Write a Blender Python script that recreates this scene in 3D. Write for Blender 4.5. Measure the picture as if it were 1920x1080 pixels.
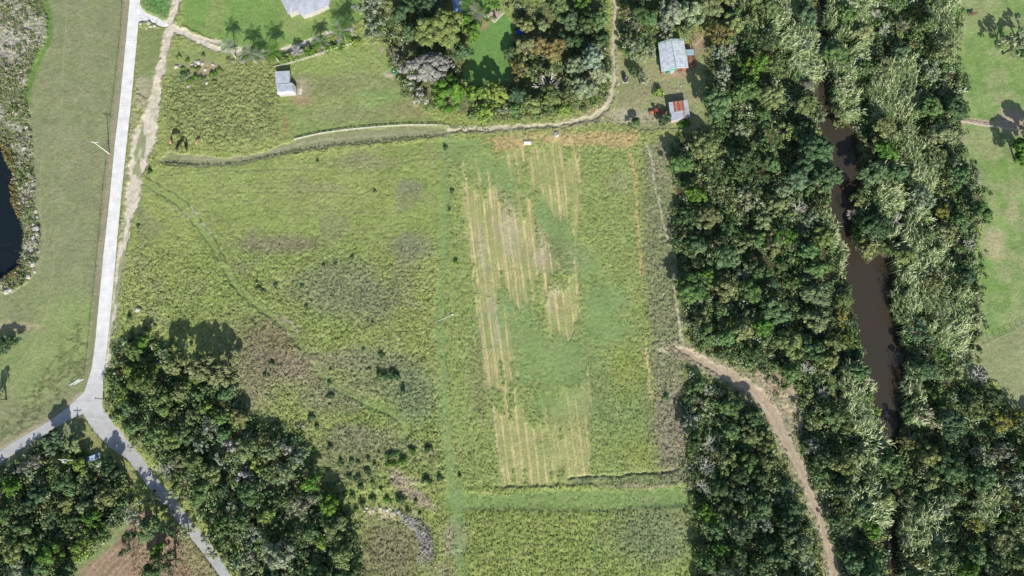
import bpy, math, random
import numpy as np
from mathutils import Vector, Matrix
R = math.radians
scene = bpy.context.scene
for o in list(bpy.data.objects): bpy.data.objects.remove(o)
# ------------------------------------------------------------------ camera
H = 213.0; TH = R(13.4); F = 1280.0
cam = bpy.data.cameras.new('camera'); cam.lens = 24; cam.sensor_width = 36; cam.clip_end = 9000; cam.clip_start = 1
co = bpy.data.objects.new('camera', cam); scene.collection.objects.link(co)
co.location = (0, 0, H); co.rotation_euler = (TH, 0, 0); scene.camera = co
# ------------------------------------------------------------------ light
SUN_EL = R(29.5); sdx, sdy = 0.2, -1.0          # the sun stands south, slightly east
az = math.atan2(sdx, sdy)
w = bpy.data.worlds.new('World'); scene.world = w; w.use_nodes = True
nt = w.node_tree; bg = nt.nodes['Background']
sky = nt.nodes.new('ShaderNodeTexSky'); sky.sky_type = 'NISHITA'; sky.sun_disc = False
sky.sun_elevation = SUN_EL; sky.sun_rotation = az
nt.links.new(sky.outputs[0], bg.inputs[0]); bg.inputs[1].default_value = 0.10
sl = bpy.data.lights.new('sun', 'SUN'); sl.energy = 5.0; sl.angle = R(0.5); sl.color = (1.0, 0.965, 0.9)
so = bpy.data.objects.new('sun', sl); scene.collection.objects.link(so)
hh = math.hypot(sdx, sdy)
sv = Vector((sdx/hh*math.cos(SUN_EL), sdy/hh*math.cos(SUN_EL), math.sin(SUN_EL)))
so.rotation_euler = sv.to_track_quat('Z', 'Y').to_euler(); so.location = sv*300
vs = scene.view_settings; vs.view_transform = 'Standard'; vs.look = 'None'; vs.exposure = 0.50; vs.gamma = 1
scene.cycles.max_bounces = 6; scene.cycles.transparent_max_bounces = 4

# ------------------------------------------------------------------ helpers
rng = np.random.default_rng(7); random.seed(7)
cT, sT = math.cos(TH), math.sin(TH)
def P(px, py, h=0.0):
    """survey point: where the ray of a photo position meets the height h"""
    dx = (px-960)/F; dy = -(py-540)/F
    y = dy*cT+sT; z = dy*sT-cT
    t = (H-h)/(-z)
    return (dx*t, y*t, h)
def PXY(px, py, h=0.0):
    px = np.asarray(px, float); py = np.asarray(py, float)
    dx = (px-960)/F; dy = -(py-540)/F
    t = (H-h)/(cT-dy*sT)
    return dx*t, (dy*cT+sT)*t
def Q(x, y, z=0.0):
    """ground metres -> survey chart position"""
    yy = y*cT+(z-H)*sT; zz = -y*sT+(z-H)*cT
    return 960+F*x/(-zz), 540-F*yy/(-zz)
def mpp(px, py):
    a = P(px, py); b = P(px+1, py); return b[0]-a[0]

def hash2(ix, iy, s):
    h = (ix.astype(np.int64)*374761393+iy.astype(np.int64)*668265263+s*974634777) & 0xffffffff
    h = ((h ^ (h >> 13))*1274126177) & 0xffffffff
    h = (h ^ (h >> 16)) & 0xffffff
    return h/float(0xffffff)
def vn(x, y, sc, s):
    x = x/sc; y = y/sc
    ix = np.floor(x); iy = np.floor(y); fx = x-ix; fy = y-iy
    fx = fx*fx*(3-2*fx); fy = fy*fy*(3-2*fy)
    a = hash2(ix, iy, s); b = hash2(ix+1, iy, s); c = hash2(ix, iy+1, s); d = hash2(ix+1, iy+1, s)
    return (a*(1-fx)+b*fx)*(1-fy)+(c*(1-fx)+d*fx)*fy
def fbm(x, y, sc, s, o=3):
    t = 0; a = 1; n = 0
    for k in range(o):
        t = t+a*vn(x+k*17.3, y-k*9.1, sc/2**k, s+k*31); n += a; a *= 0.55
    return t/n
def worley(x, y, sc, s):
    x = x/sc; y = y/sc; ix = np.floor(x); iy = np.floor(y)
    best = np.full(x.shape, 9.0)
    for i in (-1, 0, 1):
        for j in (-1, 0, 1):
            cx = ix+i+hash2(ix+i, iy+j, s); cy = iy+j+hash2(ix+i, iy+j, s+5)
            best = np.minimum(best, (cx-x)**2+(cy-y)**2)
    return np.sqrt(best)
def sst(a, b, x):
    t = np.clip((x-a)/(b-a), 0, 1); return t*t*(3-2*t)
def in_poly(px, py, poly):
    px = np.asarray(px, float); py = np.asarray(py, float)
    ins = np.zeros(px.shape, bool); n = len(poly)
    for i in range(n):
        x1, y1 = poly[i]; x2, y2 = poly[(i+1) % n]
        if y1 == y2: continue
        c = ((y1 > py) != (y2 > py)) & (px < (x2-x1)*(py-y1)/(y2-y1)+x1)
        ins ^= c
    return ins
def seg_dist(px, py, pts, lim=80, widths=None):
    """distance to a polyline (minus local half width)"""
    d = np.full(px.shape, float(lim))
    for i in range(len(pts)-1):
        (x1, y1), (x2, y2) = pts[i][:2], pts[i+1][:2]
        m = (px > min(x1, x2)-lim) & (px < max(x1, x2)+lim) & (py > min(y1, y2)-lim) & (py < max(y1, y2)+lim)
        if not m.any(): continue
        a = px[m]-x1; b = py[m]-y1; vx, vy = x2-x1, y2-y1; L = vx*vx+vy*vy+1e-9
        t = np.clip((a*vx+b*vy)/L, 0, 1)
        dd = np.hypot(a-t*vx, b-t*vy)
        if widths is not None: dd = dd-(widths[i]*(1-t)+widths[i+1]*t)
        d[m] = np.minimum(d[m], dd)
    return d
def poly_sd(px, py, poly, lim=60):
    d = seg_dist(px, py, list(poly)+[poly[0]], lim)
    return np.where(in_poly(px, py, poly), -d, d)

COL = scene.collection
def link(o): COL.objects.link(o); return o
def tag(o, label=None, cat=None, group=None, kind=None):
    if label: o['label'] = label
    if cat: o['category'] = cat
    if group: o['group'] = group
    if kind: o['kind'] = kind
    return o
def empty(name, loc, rz=0.0):
    o = bpy.data.objects.new(name, None); o.empty_display_size = 0.3
    o.location = loc; o.rotation_euler = (0, 0, rz); return link(o)
def np_mesh(name, V, Fq, mat=None, smooth=False, fcol=None, fval=None, uv=None):
    me = bpy.data.meshes.new(name); V = np.asarray(V, np.float32); Fq = np.asarray(Fq, np.int32)
    k = Fq.shape[1]; n = len(Fq)
    me.vertices.add(len(V)); me.vertices.foreach_set('co', V.ravel())
    me.loops.add(n*k); me.loops.foreach_set('vertex_index', Fq.ravel())
    me.polygons.add(n); me.polygons.foreach_set('loop_start', np.arange(0, n*k, k, dtype=np.int32))
    try: me.polygons.foreach_set('loop_total', np.full(n, k, np.int32))
    except Exception: pass
    if smooth: me.polygons.foreach_set('use_smooth', np.ones(n, bool))
    if fcol is not None:
        a = me.attributes.new('tone', 'FLOAT_COLOR', 'FACE')
        c = np.ones((n, 4), np.float32); c[:, :3] = fcol; a.data.foreach_set('color', c.ravel())
    if fval is not None:
        a = me.attributes.new('tint', 'FLOAT', 'FACE'); a.data.foreach_set('value', np.asarray(fval, np.float32))
    me.update(calc_edges=True); me.validate()
    if mat: me.materials.append(mat)
    return me
class MB:
    """collects boxes, bars and quads, builds ONE mesh object"""
    def __init__(s): s.v = []; s.f = []
    def add(s, vs, fs):
        b = len(s.v); s.v += [tuple(v) for v in vs]; s.f += [tuple(b+i for i in f) for f in fs]
    def box(s, x0, x1, y0, y1, z0, z1, M=None):
        vs = [Vector((x, y, z)) for z in (z0, z1) for y in (y0, y1) for x in (x0, x1)]
        if M is not None: vs = [M @ v for v in vs]
        s.add(vs, [(0, 2, 3, 1), (4, 5, 7, 6), (0, 1, 5, 4), (2, 6, 7, 3), (0, 4, 6, 2), (1, 3, 7, 5)])
    def tube(s, a, b, r0, r1=None, n=7):
        a = Vector(a); b = Vector(b); r1 = r0 if r1 is None else r1
        d = (b-a); 
        if d.length < 1e-6: return
        q = d.to_track_quat('Z', 'Y').to_matrix()
        vs = []
        for c, r in ((a, r0), (b, r1)):
            for k in range(n):
                t = 2*math.pi*k/n; vs.append(c+q @ Vector((r*math.cos(t), r*math.sin(t), 0)))
        fs = [(k, (k+1) % n, n+(k+1) % n, n+k) for k in range(n)]
        fs += [tuple(range(n-1, -1, -1)), tuple(range(n, 2*n))]
        s.add(vs, fs)
    def slab(s, pts, t):
        """thick plate from an outline of 3-D points"""
        n = len(pts); vs = [Vector(p) for p in pts]+[Vector(p)-Vector((0, 0, t)) for p in pts]
        fs = [tuple(range(n)), tuple(range(2*n-1, n-1, -1))]+[(i, n+i, n+(i+1) % n, (i+1) % n) for i in range(n)]
        s.add(vs, fs)
    def prism(s, pts, z0, z1): s.slab([(p[0], p[1], z1) for p in pts], z1-z0)
    def build(s, name, mat, parent=None, smooth=False, bevel=0):
        me = bpy.data.meshes.new(name); me.from_pydata([tuple(v) for v in s.v], [], s.f); me.update()
        me.validate()
        if smooth:
            for p in me.polygons: p.use_smooth = True
        me.materials.append(mat); o = bpy.data.objects.new(name, me); link(o)
        if parent: o.parent = parent
        if bevel:
            m = o.modifiers.new('bevel', 'BEVEL'); m.width = bevel; m.segments = 2
        return o
# ------------------------------------------------------------------ materials
def mat_base(name):
    m = bpy.data.materials.new(name); m.use_nodes = True
    nt = m.node_tree; b = nt.nodes['Principled BSDF']
    return m, nt, b
def N(nt, t, **kw):
    n = nt.nodes.new(t)
    for k, v in kw.items(): setattr(n, k, v)
    return n
def plain(name, col, rough=0.6, metal=0.0, var=0.25, sc=1.5, spec=0.3, bump=0.0):
    m, nt, b = mat_base(name)
    g = N(nt, 'ShaderNodeNewGeometry')
    n1 = N(nt, 'ShaderNodeTexNoise'); n1.inputs['Scale'].default_value = sc; n1.inputs['Detail'].default_value = 6
    nt.links.new(g.outputs['Position'], n1.inputs['Vector'])
    rp = N(nt, 'ShaderNodeMapRange'); rp.inputs['From Min'].default_value = 0.3; rp.inputs['From Max'].default_value = 0.7
    rp.inputs['To Min'].default_value = 1-var; rp.inputs['To Max'].default_value = 1+var
    nt.links.new(n1.outputs['Fac'], rp.inputs['Value'])
    mx = N(nt, 'ShaderNodeVectorMath', operation='SCALE'); mx.inputs[0].default_value = col[:3]
    nt.links.new(rp.outputs[0], mx.inputs['Scale']); nt.links.new(mx.outputs[0], b.inputs['Base Color'])
    b.inputs['Roughness'].default_value = rough; b.inputs['Metallic'].default_value = metal
    b.inputs['Specular IOR Level'].default_value = spec
    if bump:
        bp = N(nt, 'ShaderNodeBump'); bp.inputs['Distance'].default_value = bump
        nt.links.new(n1.outputs['Fac'], bp.inputs['Height']); nt.links.new(bp.outputs[0], b.inputs['Normal'])
    return m
def leaf_mat(name, use_tone=False, transl=0.22):
    """leaf colour = the object's own colour varied leaf by leaf (or the stored tone of stuff)"""
    m, nt, b = mat_base(name)
    if use_tone:
        a = N(nt, 'ShaderNodeAttribute', attribute_name='tone'); cs = a.outputs['Color']
    else:
        oi = N(nt, 'ShaderNodeObjectInfo'); a = N(nt, 'ShaderNodeAttribute', attribute_name='tint')
        mu = N(nt, 'ShaderNodeVectorMath', operation='SCALE')
        nt.links.new(oi.outputs['Color'], mu.inputs[0]); nt.links.new(a.outputs['Fac'], mu.inputs['Scale'])
        hs = N(nt, 'ShaderNodeHueSaturation')
        r = N(nt, 'ShaderNodeMapRange'); r.inputs['From Min'].default_value = 0.5; r.inputs['From Max'].default_value = 1.6
        r.inputs['To Min'].default_value = 0.515; r.inputs['To Max'].default_value = 0.485
        nt.links.new(a.outputs['Fac'], r.inputs['Value']); nt.links.new(r.outputs[0], hs.inputs['Hue'])
        nt.links.new(mu.outputs[0], hs.inputs['Color']); cs = hs.outputs['Color']
    nt.links.new(cs, b.inputs['Base Color']); b.inputs['Roughness'].default_value = 0.55
    b.inputs['Specular IOR Level'].default_value = 0.25
    tr = N(nt, 'ShaderNodeBsdfTranslucent'); nt.links.new(cs, tr.inputs['Color'])
    mx = N(nt, 'ShaderNodeMixShader'); mx.inputs[0].default_value = transl
    out = nt.nodes['Material Output']
    nt.links.new(b.outputs[0], mx.inputs[1]); nt.links.new(tr.outputs[0], mx.inputs[2]); nt.links.new(mx.outputs[0], out.inputs[0])
    return m
M = {}
M['leaf'] = leaf_mat('leaf'); M['tone'] = leaf_mat('grown', True, 0.18)
M['bark'] = plain('bark', (.16, .13, .10), .9, sc=3, bump=.02)
M['palebark'] = plain('pale_bark', (.52, .49, .44), .85, sc=3)
M['wood'] = plain('weathered_wood', (.17, .14, .11), .85, sc=4)
M['palewood'] = plain('pale_wood', (.55, .52, .46), .8, sc=4)
M['wire'] = plain('wire', (.45, .45, .45), .5, .6)
M['whitepaint'] = plain('white_paint', (.78, .78, .76), .5, var=.08)
M['polec'] = plain('pole_concrete', (.62, .6, .55), .8, var=.1)
M['darkmetal'] = plain('dark_metal', (.06, .06, .065), .5, .5)
M['rock'] = plain('rock', (.38, .36, .33), .9, sc=2, var=.35, bump=.05)
M['black'] = plain('black_plastic', (.03, .03, .035), .45)
M['blue'] = plain('blue_cloth', (.01, .05, .42), .7, var=.15)
M['red'] = plain('red_paint', (.28, .06, .04), .5)
M['orange'] = plain('orange_paint', (.36, .13, .07), .5)
M['green'] = plain('green_paint', (.03, .25, .13), .6)
M['teal'] = plain('teal_wall', (.08, .32, .26), .7, var=.15)
M['brick'] = plain('red_brown_timber', (.25, .11, .08), .8, sc=4)
M['wallgrey'] = plain('grey_wall', (.35, .33, .30), .8)
M['glass'] = plain('window_glass', (.03, .04, .05), .08, spec=.8)
M['paver'] = plain('paver', (.40, .31, .26), .85, sc=3, var=.2)
M['kerb'] = plain('pale_kerb', (.6, .56, .5), .8)
M['hide_black'] = plain('black_hide', (.012, .011, .012), .6)
M['hide_tan'] = plain('tan_hide', (.36, .23, .13), .7)
M['hide_red'] = plain('red_brown_hide', (.13, .05, .03), .7)
def roof_mat(name, c1, c2, thr=.5, sc=.5, rough=.45, metal=.25, seam=0.0):
    m, nt, b = mat_base(name)
    g = N(nt, 'ShaderNodeNewGeometry'); n1 = N(nt, 'ShaderNodeTexNoise'); n1.inputs['Scale'].default_value = sc
    n1.inputs['Detail'].default_value = 8; nt.links.new(g.outputs['Position'], n1.inputs['Vector'])
    cr = N(nt, 'ShaderNodeValToRGB'); e = cr.color_ramp.elements
    e[0].position = thr-.12; e[0].color = (*c1, 1); e[1].position = thr+.12; e[1].color = (*c2, 1)
    nt.links.new(n1.outputs['Fac'], cr.inputs[0]); nt.links.new(cr.outputs[0], b.inputs['Base Color'])
    b.inputs['Roughness'].default_value = rough; b.inputs['Metallic'].default_value = metal
    return m
M['roofpale'] = roof_mat('pale_metal_roof', (.38, .40, .45), (.50, .52, .58))
M['roofwhite'] = roof_mat('white_metal_roof', (.46, .50, .53), (.66, .69, .72), sc=.8)
M['roofgreen'] = roof_mat('greenish_roof_flashing', (.2, .34, .32), (.42, .52, .5), sc=1)
M['roofrust'] = roof_mat('rusty_iron', (.42, .38, .38), (.26, .08, .035), .44, 2.2, .8, .0)
M['rust'] = roof_mat('rust', (.30, .10, .05), (.20, .06, .03), .5, 2.2, .85, .0)
def water_mat(name, col, rough):
    m, nt, b = mat_base(name)
    b.inputs['Base Color'].default_value = (*col, 1); b.inputs['Roughness'].default_value = rough
    b.inputs['Specular IOR Level'].default_value = .5
    n1 = N(nt, 'ShaderNodeTexNoise'); n1.inputs['Scale'].default_value = 1.4; n1.inputs['Detail'].default_value = 3
    g = N(nt, 'ShaderNodeNewGeometry'); nt.links.new(g.outputs['Position'], n1.inputs['Vector'])
    bp = N(nt, 'ShaderNodeBump'); bp.inputs['Distance'].default_value = .03; bp.inputs['Strength'].default_value = .25
    nt.links.new(n1.outputs['Fac'], bp.inputs['Height']); nt.links.new(bp.outputs[0], b.inputs['Normal'])
    return m
M['river'] = water_mat('river_water', (.043, .035, .024), .14)
M['pond'] = water_mat('pond_water', (.007, .012, .014), .08)
GS = 0.29
# ------------------------------------------------------------------ survey lines of the place (chart positions)
ROADL = [(248,-60),(243.5,0),(238,60),(234,100),(224,200),(215.5,270),(206,370),(195,470),(188,540),(179,640),(172.5,690),(166,712),(158,735)]
ROADR = [(266,-60),(263,0),(259,50),(254.5,100),(245,200),(237.5,270),(227,370),(218,470),(212,540),(202,640),(196,690),(193,735),(192,765)]
BR_L = [(156,776),(163,788),(178,810),(205,838),(240,862),(250,875),(266,895),(288,925),(308,950),(343,990),(383,1040),(412,1080),(450,1128)]
BR_R = [(207,785),(214,797),(228,810),(243,830),(262,852),(273,867),(286,888),(309,914),(332,942),(366,985),(405,1035),(434,1080),(470,1125)]
SP_T = [(158,735),(142,750),(128,763),(95,788),(57,810),(30,826),(0,845),(-60,880)]
SP_B = [(156,776),(140,782),(130,787),(103,803),(72,822),(40,842),(0,868),(-60,902)]
road_poly = ROADL+SP_T[1:]+SP_B[::-1]+BR_L[1:]+BR_R[::-1]+ROADR[::-1]
drive_poly = [(261,6),(268,18),(276,25),(311,40),(316,46),(311,51),(300,49),(286,42),(272,39),(259,41)]
T1 = [(336,-60,7),(333,0,6),(325,30,6),(320,45,7),(317,62,7),(310,95,6),(303,120,7),(297,150,7),(292,180,9),(286,210,12),(279,235,17),(270,262,21),(261,292,17),(255,330,13),(250,370,12),(245,395,10),(238,420,7),(232,450,7),(228,475,7),(224,500,8),(222,530,8),(217,560,6),(212,600,5),(206,640,4),(201,690,3)]
T2 = [(320,50,8),(345,62,6),(375,78,5),(400,90,5),(430,97,5),(470,97,4),(515,98,5),(545,90,5),(580,80,5),(620,62,4),(660,48,3)]
T2b = [(350,66,3),(390,76,3),(425,85,2),(455,94,3)]
T3 = [(1156,-60,3),(1154,0,3),(1153,50,3),(1152,100,3),(1153,150,3),(1148,180,4),(1135,205,5),(1110,222,4),(1070,232,3),(1020,237,3),(960,241,3),(900,243,3),(840,246,3)]
T4 = [(1262,650,2),(1290,662,6),(1330,685,9),(1380,710,9),(1420,740,11),(1450,780,12),(1475,830,9),(1495,870,9),(1515,920,8),(1535,965,7),(1550,1010,8),(1565,1080,9),(1575,1140,9)]
T5 = [(1210,270,1),(1222,300,1),(1228,350,1),(1240,400,1.2),(1250,440,1.2),(1262,480,1.4),(1268,560,1.4),(1275,620,2),(1282,655,3)]
LANE_N = [(553,263),(600,252),(640,246),(700,240),(760,236),(820,236)]
LANE_S = [(310,309),(340,311),(370,313),(440,310),(500,298),(560,285),(620,276),(680,270),(760,263),(838,255)]
FIELD_N = [(845,241),(880,241),(925,243),(975,243),(1030,240),(1090,234),(1150,228),(1240,224)]
W_LINES = [[(127,-20),(124,60),(118,110),(116,230),(105,280),(100,330),(97,400),(92,450),(75,500),(50,532),(0,560)],
           [(80,270),(76,330),(76,400),(83,440),(77,490),(55,528),(0,548)],
           [(102,440),(99,530),(88,590),(62,650),(25,690)], [(84,395),(84,460),(66,510)]]
RUT = [(268,336),(310,362),(345,385),(370,415),(400,460),(415,485),(440,530),(475,565),(510,590),(545,615),(560,640),(580,665),(600,695),(625,718),(655,735),(700,760),(740,775),(758,790),(764,808),(752,822)]
STRIP = [(838,250,6),(835,400,6),(828,540,7),(826,600,7),(828,680,8),(832,760,8),(838,830,9),(846,890,10),(855,930,14),(862,1000,9),(868,1140,9)]
MOWN = [(848,938,14),(900,940,14),(960,938,15),(1080,938,19),(1180,935,18),(1290,930,18)]
MOWN2 = [(1122,950,8),(1122,1140,8)]
RIVER = [(1528,-60),(1529,0),(1532,60),(1536,130),(1538,200),(1540,240),(1558,270),(1568,320),(1558,370),(1556,400),(1568,440),(1588,510),(1598,560),(1610,620),(1618,660),(1630,710),(1642,765),(1655,810),(1662,860),(1664,920),(1664,980),(1668,1040),(1672,1140),
         (1692,1140),(1690,1040),(1678,960),(1674,900),(1678,840),(1696,780),(1706,730),(1704,690),(1697,650),(1688,600),(1681,540),(1671,490),(1652,474),(1628,494),(1606,462),(1598,420),(1596,385),(1614,345),(1612,300),(1604,245),(1588,230),(1562,225),(1552,180),(1549,130),(1547,60),(1544,0),(1543,-60)]
POND = [(-90,225),(-20,240),(3,262),(12,300),(27,315),(22,345),(24,375),(38,405),(46,440),(44,470),(36,500),(10,520),(-30,528),(-90,540)]
SCRUB = [(-90,-60),(68,-60),(75,0),(92,40),(86,85),(62,125),(50,165),(52,210),(60,260),(68,400),(76,440),(72,490),(52,530),(18,548),(-90,556)]
CLEARING = [(1400,690),(1462,700),(1492,730),(1508,775),(1500,822),(1478,815),(1440,752)]
# woods: crowns stand inside these
W1 = [(1318,-60),(1640,-60),(1790,-50),(1800,60),(1785,110),(1808,150),(1805,220),(1795,270),(1822,330),(1850,400),(1830,430),(1828,500),(1838,600),(1822,672),(1782,705),(1862,735),(1895,775),(1990,800),(1990,1140),(1590,1140),(1562,1020),(1540,930),(1512,862),(1492,812),(1497,775),(1470,728),(1430,700),(1345,668),(1290,640),(1274,560),(1262,470),(1262,300),(1268,262),(1330,248),(1332,60)]
W2 = [(1292,700),(1318,716),(1360,730),(1405,758),(1435,800),(1462,866),(1492,932),(1520,1000),(1545,1140),(1305,1140),(1305,980),(1292,880),(1280,760)]
W4 = [(222,640),(262,622),(312,645),(350,672),(415,680),(440,720),(455,770),(500,800),(548,798),(582,840),(592,880),(632,940),(662,990),(690,1140),(470,1140),(430,1050),(392,975),(345,930),(318,890),(290,858),(250,815),(218,775),(205,720)]
W5 = [(78,815),(150,826),(165,862),(215,868),(240,900),(250,950),(212,1000),(170,1035),(140,1060),(120,1140),(-90,1140),(-90,900),(0,880),(45,862)]
W6 = [(690,-60),(838,-60),(848,20),(872,40),(885,90),(870,140),(878,180),(955,150),(958,100),(960,-60),(1140,-60),(1135,60),(1148,100),(1145,190),(1080,215),(950,228),(905,232),(872,215),(800,205),(755,180),(735,130),(728,90),(690,70)]
W7 = [(1165,-60),(1318,-60),(1320,50),(1240,66),(1232,110),(1165,110),(1160,40)]
# ------------------------------------------------------------------ ground heights and colours
def axis(lo, hi, st, ends):
    a = np.arange(lo, hi+st/2, st)
    left = [lo-e for e in ends][::-1]; right = [hi+e for e in ends]
    return np.concatenate([left, a, right])
ENDS = [1.5, 4, 9, 18, 40, 90, 200, 450, 1000, 3000]
ax = axis(-187, 187, GS, ENDS); ay = axis(-40, 161, GS, ENDS)
gx, gy = np.meshgrid(ax, ay); gx = gx.ravel(); gy = gy.ravel()
NX, NY = len(ax), len(ay)
cx0 = np.clip(gx, -192, 192); cy0 = np.clip(gy, -44, 166)
wob = .9
u0, v0 = Q(cx0, cy0)
u = u0+(fbm(gx, gy, 2.5, 3, 3)-.5)*9; v = v0+(fbm(gx, gy, 2.5, 4, 3)-.5)*9        # wobbly edges
n_big = fbm(gx, gy, 30, 11, 4); n_mid = fbm(gx, gy, 7, 12, 4); n_sm = fbm(gx, gy, 1.6, 13, 3); n_ti = vn(gx, gy, .55, 14)
def C3(c): return np.array(c, float)[None, :]
def paint(Cc, m, c, k=1.0):
    m = np.clip(m*k, 0, 1)[:, None]; Cc *= (1-m); Cc += m*(C3(c) if not isinstance(c, np.ndarray) else c)
def blob(x, y, rx, ry, soft=.6, ang=0):
    a = R(ang); dx = u-x; dy = v-y
    q = np.hypot((dx*math.cos(a)+dy*math.sin(a))/rx, (-dx*math.sin(a)+dy*math.cos(a))/ry)
    return 1-sst(1-soft, 1+soft, q)
def pmask(poly, soft=8): return 1-sst(-soft, soft, poly_sd(u, v, poly))
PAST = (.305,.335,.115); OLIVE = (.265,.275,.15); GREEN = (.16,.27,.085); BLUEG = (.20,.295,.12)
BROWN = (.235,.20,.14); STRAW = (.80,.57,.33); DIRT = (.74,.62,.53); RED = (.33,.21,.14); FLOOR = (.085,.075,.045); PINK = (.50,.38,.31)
G = np.tile(C3(PAST), (gx.size, 1)); rough = np.full(gx.size, .20)
# west field
road_c = seg_dist(u0, v0, [(a[0], a[1]) for a in [((l[0]+r[0])/2, (l[1]+r[1])/2) for l, r in zip(ROADL, ROADR)]], 400)
xroad = np.interp(v0, [p[1] for p in ROADL], [p[0] for p in ROADL])
west = (u0 < xroad) | (v0 > 880) & (u0 < 250)
west_s = np.where(west, 1.0, 0.0)
paint(G, west_s, OLIVE); rough[west] = .07
paint(G, west_s*sst(.45, .65, n_big), (.25,.29,.125), .6)
paint(G, west_s*sst(.5, .7, n_mid), (.30,.27,.17), .4); paint(G, west_s*sst(.5, .62, fbm(gx, gy, 2.6, 83, 3)), (.21,.24,.11), .4)
paint(G, west_s*(1-sst(60, 170, np.abs(u-240+ (v-600)*.3))), (.24,.27,.12), .0)
paint(G, blob(150, 610, 70, 60), (.29,.36,.12), .55)
paint(G, blob(60, 690, 60, 60), (.27,.34,.12), .45)
paint(G, blob(20, 612, 50, 9), (.45,.35,.24), .75)
# rough weeds in the lower corner of the west field
wm = pmask([(95,680),(150,600),(168,640),(160,705),(140,720),(50,820),(0,860),(0,800)], 14)*sst(.42, .56, fbm(gx, gy, 1.3, 21, 2))
paint(G, wm, (.17,.18,.08), .6); rough += .06*wm
# house lawns
lawn = pmask([(345,-60),(700,-60),(700,30),(640,50),(590,80),(505,95),(430,90),(345,50)], 3)
paint(G, lawn, (.20,.31,.085)); rough = np.where(lawn > .5, .07, rough)
paint(G, lawn*sst(.45, .7, n_mid), (.30,.33,.13), .6)
padk = pmask([(524,182),(560,115),(672,82),(735,85),(760,180),(820,225),(820,234),(700,238),(553,260),(524,262)], 3)
paint(G, padk, (.27,.32,.115)); rough = np.where(padk > .5, .13, rough)
for b, c, k in ((blob(600, 165, 45, 25), (.27,.235,.14), .5), (blob(690, 150, 60, 35), (.28,.26,.15), .5), (blob(566, 170, 16, 26), PINK, .55), (blob(565, 172, 4, 8), DIRT, .9),
                (blob(730, 143, 10, 5, .4, 35), (.62,.5,.4), 1), (blob(715, 188, 45, 22), (.24,.34,.12), .6), (blob(536, 235, 6, 18), (.38,.23,.12), .7), (blob(565, 187, 22, 10), (.34,.22,.12), .6),
                (blob(770, 205, 50, 18), (.30,.22,.14), .55), (blob(650, 215, 70, 16), (.27,.24,.16), .45), (blob(700, 118, 50, 22), (.30,.36,.11), .5), (blob(716, 94, 5, 5), PINK, .8),
                (blob(600, 120, 60, 20), (.28,.35,.10), .5)): paint(G, b*padk, c, k)
paint(G, (1-sst(0.4, 1.6, seg_dist(u0, v0, [(690,94),(700,110),(712,120)], 20))), (.4,.33,.2), .5)
wild = pmask([(312,190),(325,110),(340,100),(420,118),(520,122),(522,255),(480,272),(400,270),(345,258),(318,235)], 14)
clmp = sst(.40, .60, fbm(gx, gy, 1.4, 25, 2))
paint(G, wild, (.29,.31,.125)); paint(G, wild*clmp*sst(130, 200, v0), (.19,.23,.09), .6); rough += wild*.16
paint(G, blob(370, 100, 45, 22), (.25,.29,.12), .7)
bed = blob(385, 132, 30, 15, .35); paint(G, bed, (.44,.32,.21), .8); bq_ = blob(375, 122, 62, 32, .8); rough = rough*(1-bq_)+.05*bq_
g2 = pmask([(262,52),(312,52),(296,120),(284,190),(258,175),(255,110)], 5); paint(G, g2, (.24,.27,.115)); rough = np.where(g2 > .5, .08, rough)
paint(G, pmask([(254,140),(285,150),(275,215),(290,262),(240,330),(236,400),(226,460),(221,520),(238,300)], 8)*sst(.40, .6, n_mid), (.44,.37,.27), .8)
g3 = pmask([(268,-60),(330,-60),(322,38),(310,38),(276,22),(264,5)], 2); paint(G, g3, (.15,.27,.09))
gl = pmask([(900,-20),(960,40),(965,100),(955,160),(900,170),(868,150),(878,70)], 5)
paint(G, gl, (.15,.28,.075)); rough = np.where(gl > .5, .04, rough)
paint(G, gl*sst(.35,.9,np.sin((u0*.62+v0*.78)*1.35)), (.20,.33,.10), .6)
paint(G, blob(908, 46, 9, 12, .4, 30), (.40,.28,.2), .8)
cab = pmask([(1158,100),(1230,110),(1240,140),(1330,60),(1335,240),(1200,245),(1150,230),(1158,170)], 7)
paint(G, cab, (.29,.30,.14)); paint(G, cab*sst(.45,.65,n_mid), (.34,.29,.19), .6); rough = np.where(cab > .5, .1, rough)
paint(G, blob(1310, 80, 12, 18), (.40,.27,.19), .9); paint(G, blob(1272, 142, 28, 5, .5, -8), (.44,.30,.20), .8)
paint(G, np.maximum(blob(1148, 212, 26, 14), blob(1185, 222, 50, 9, .7, -4))*sst(.3,.6,n_mid), (.60,.48,.36), .75); paint(G, blob(1100, 226, 70, 9, .8, -12), (.42,.36,.24), .7); paint(G, blob(1190, 218, 45, 12), (.42,.37,.26), .6)
paint(G, blob(1120, 205, 26, 7, .5, -20), (.40,.27,.2), .6)
# verge soil strip along the road
paint(G, 1-sst(2.2, 4.2, np.abs(u-(xroad-5)))+0*u, (.33,.27,.20), 1.0*1) if False else None
vs_ = (1-sst(3.2, 5.2, np.abs((u0-xroad+5.2)+(n_sm-.5)*2)))*(v0 < 725); paint(G, vs_, np.where((v0 < 560)[:, None], C3((.34,.28,.21)), C3((.27,.25,.15))), .95)
rough = np.where(vs_ > .4, .04, rough)
sv_ = 1-sst(4, 7, np.abs(seg_dist(u0, v0, SP_T, 40)-4)); paint(G, sv_*(v0 > 735), (.32,.27,.19), .9)
tri = pmask([(150,780),(175,812),(205,842),(240,868),(255,900),(225,895),(200,850),(150,840),(146,800)], 3); paint(G, tri, (.28,.27,.12)); rough = np.where(tri > .5, .08, rough)
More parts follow.
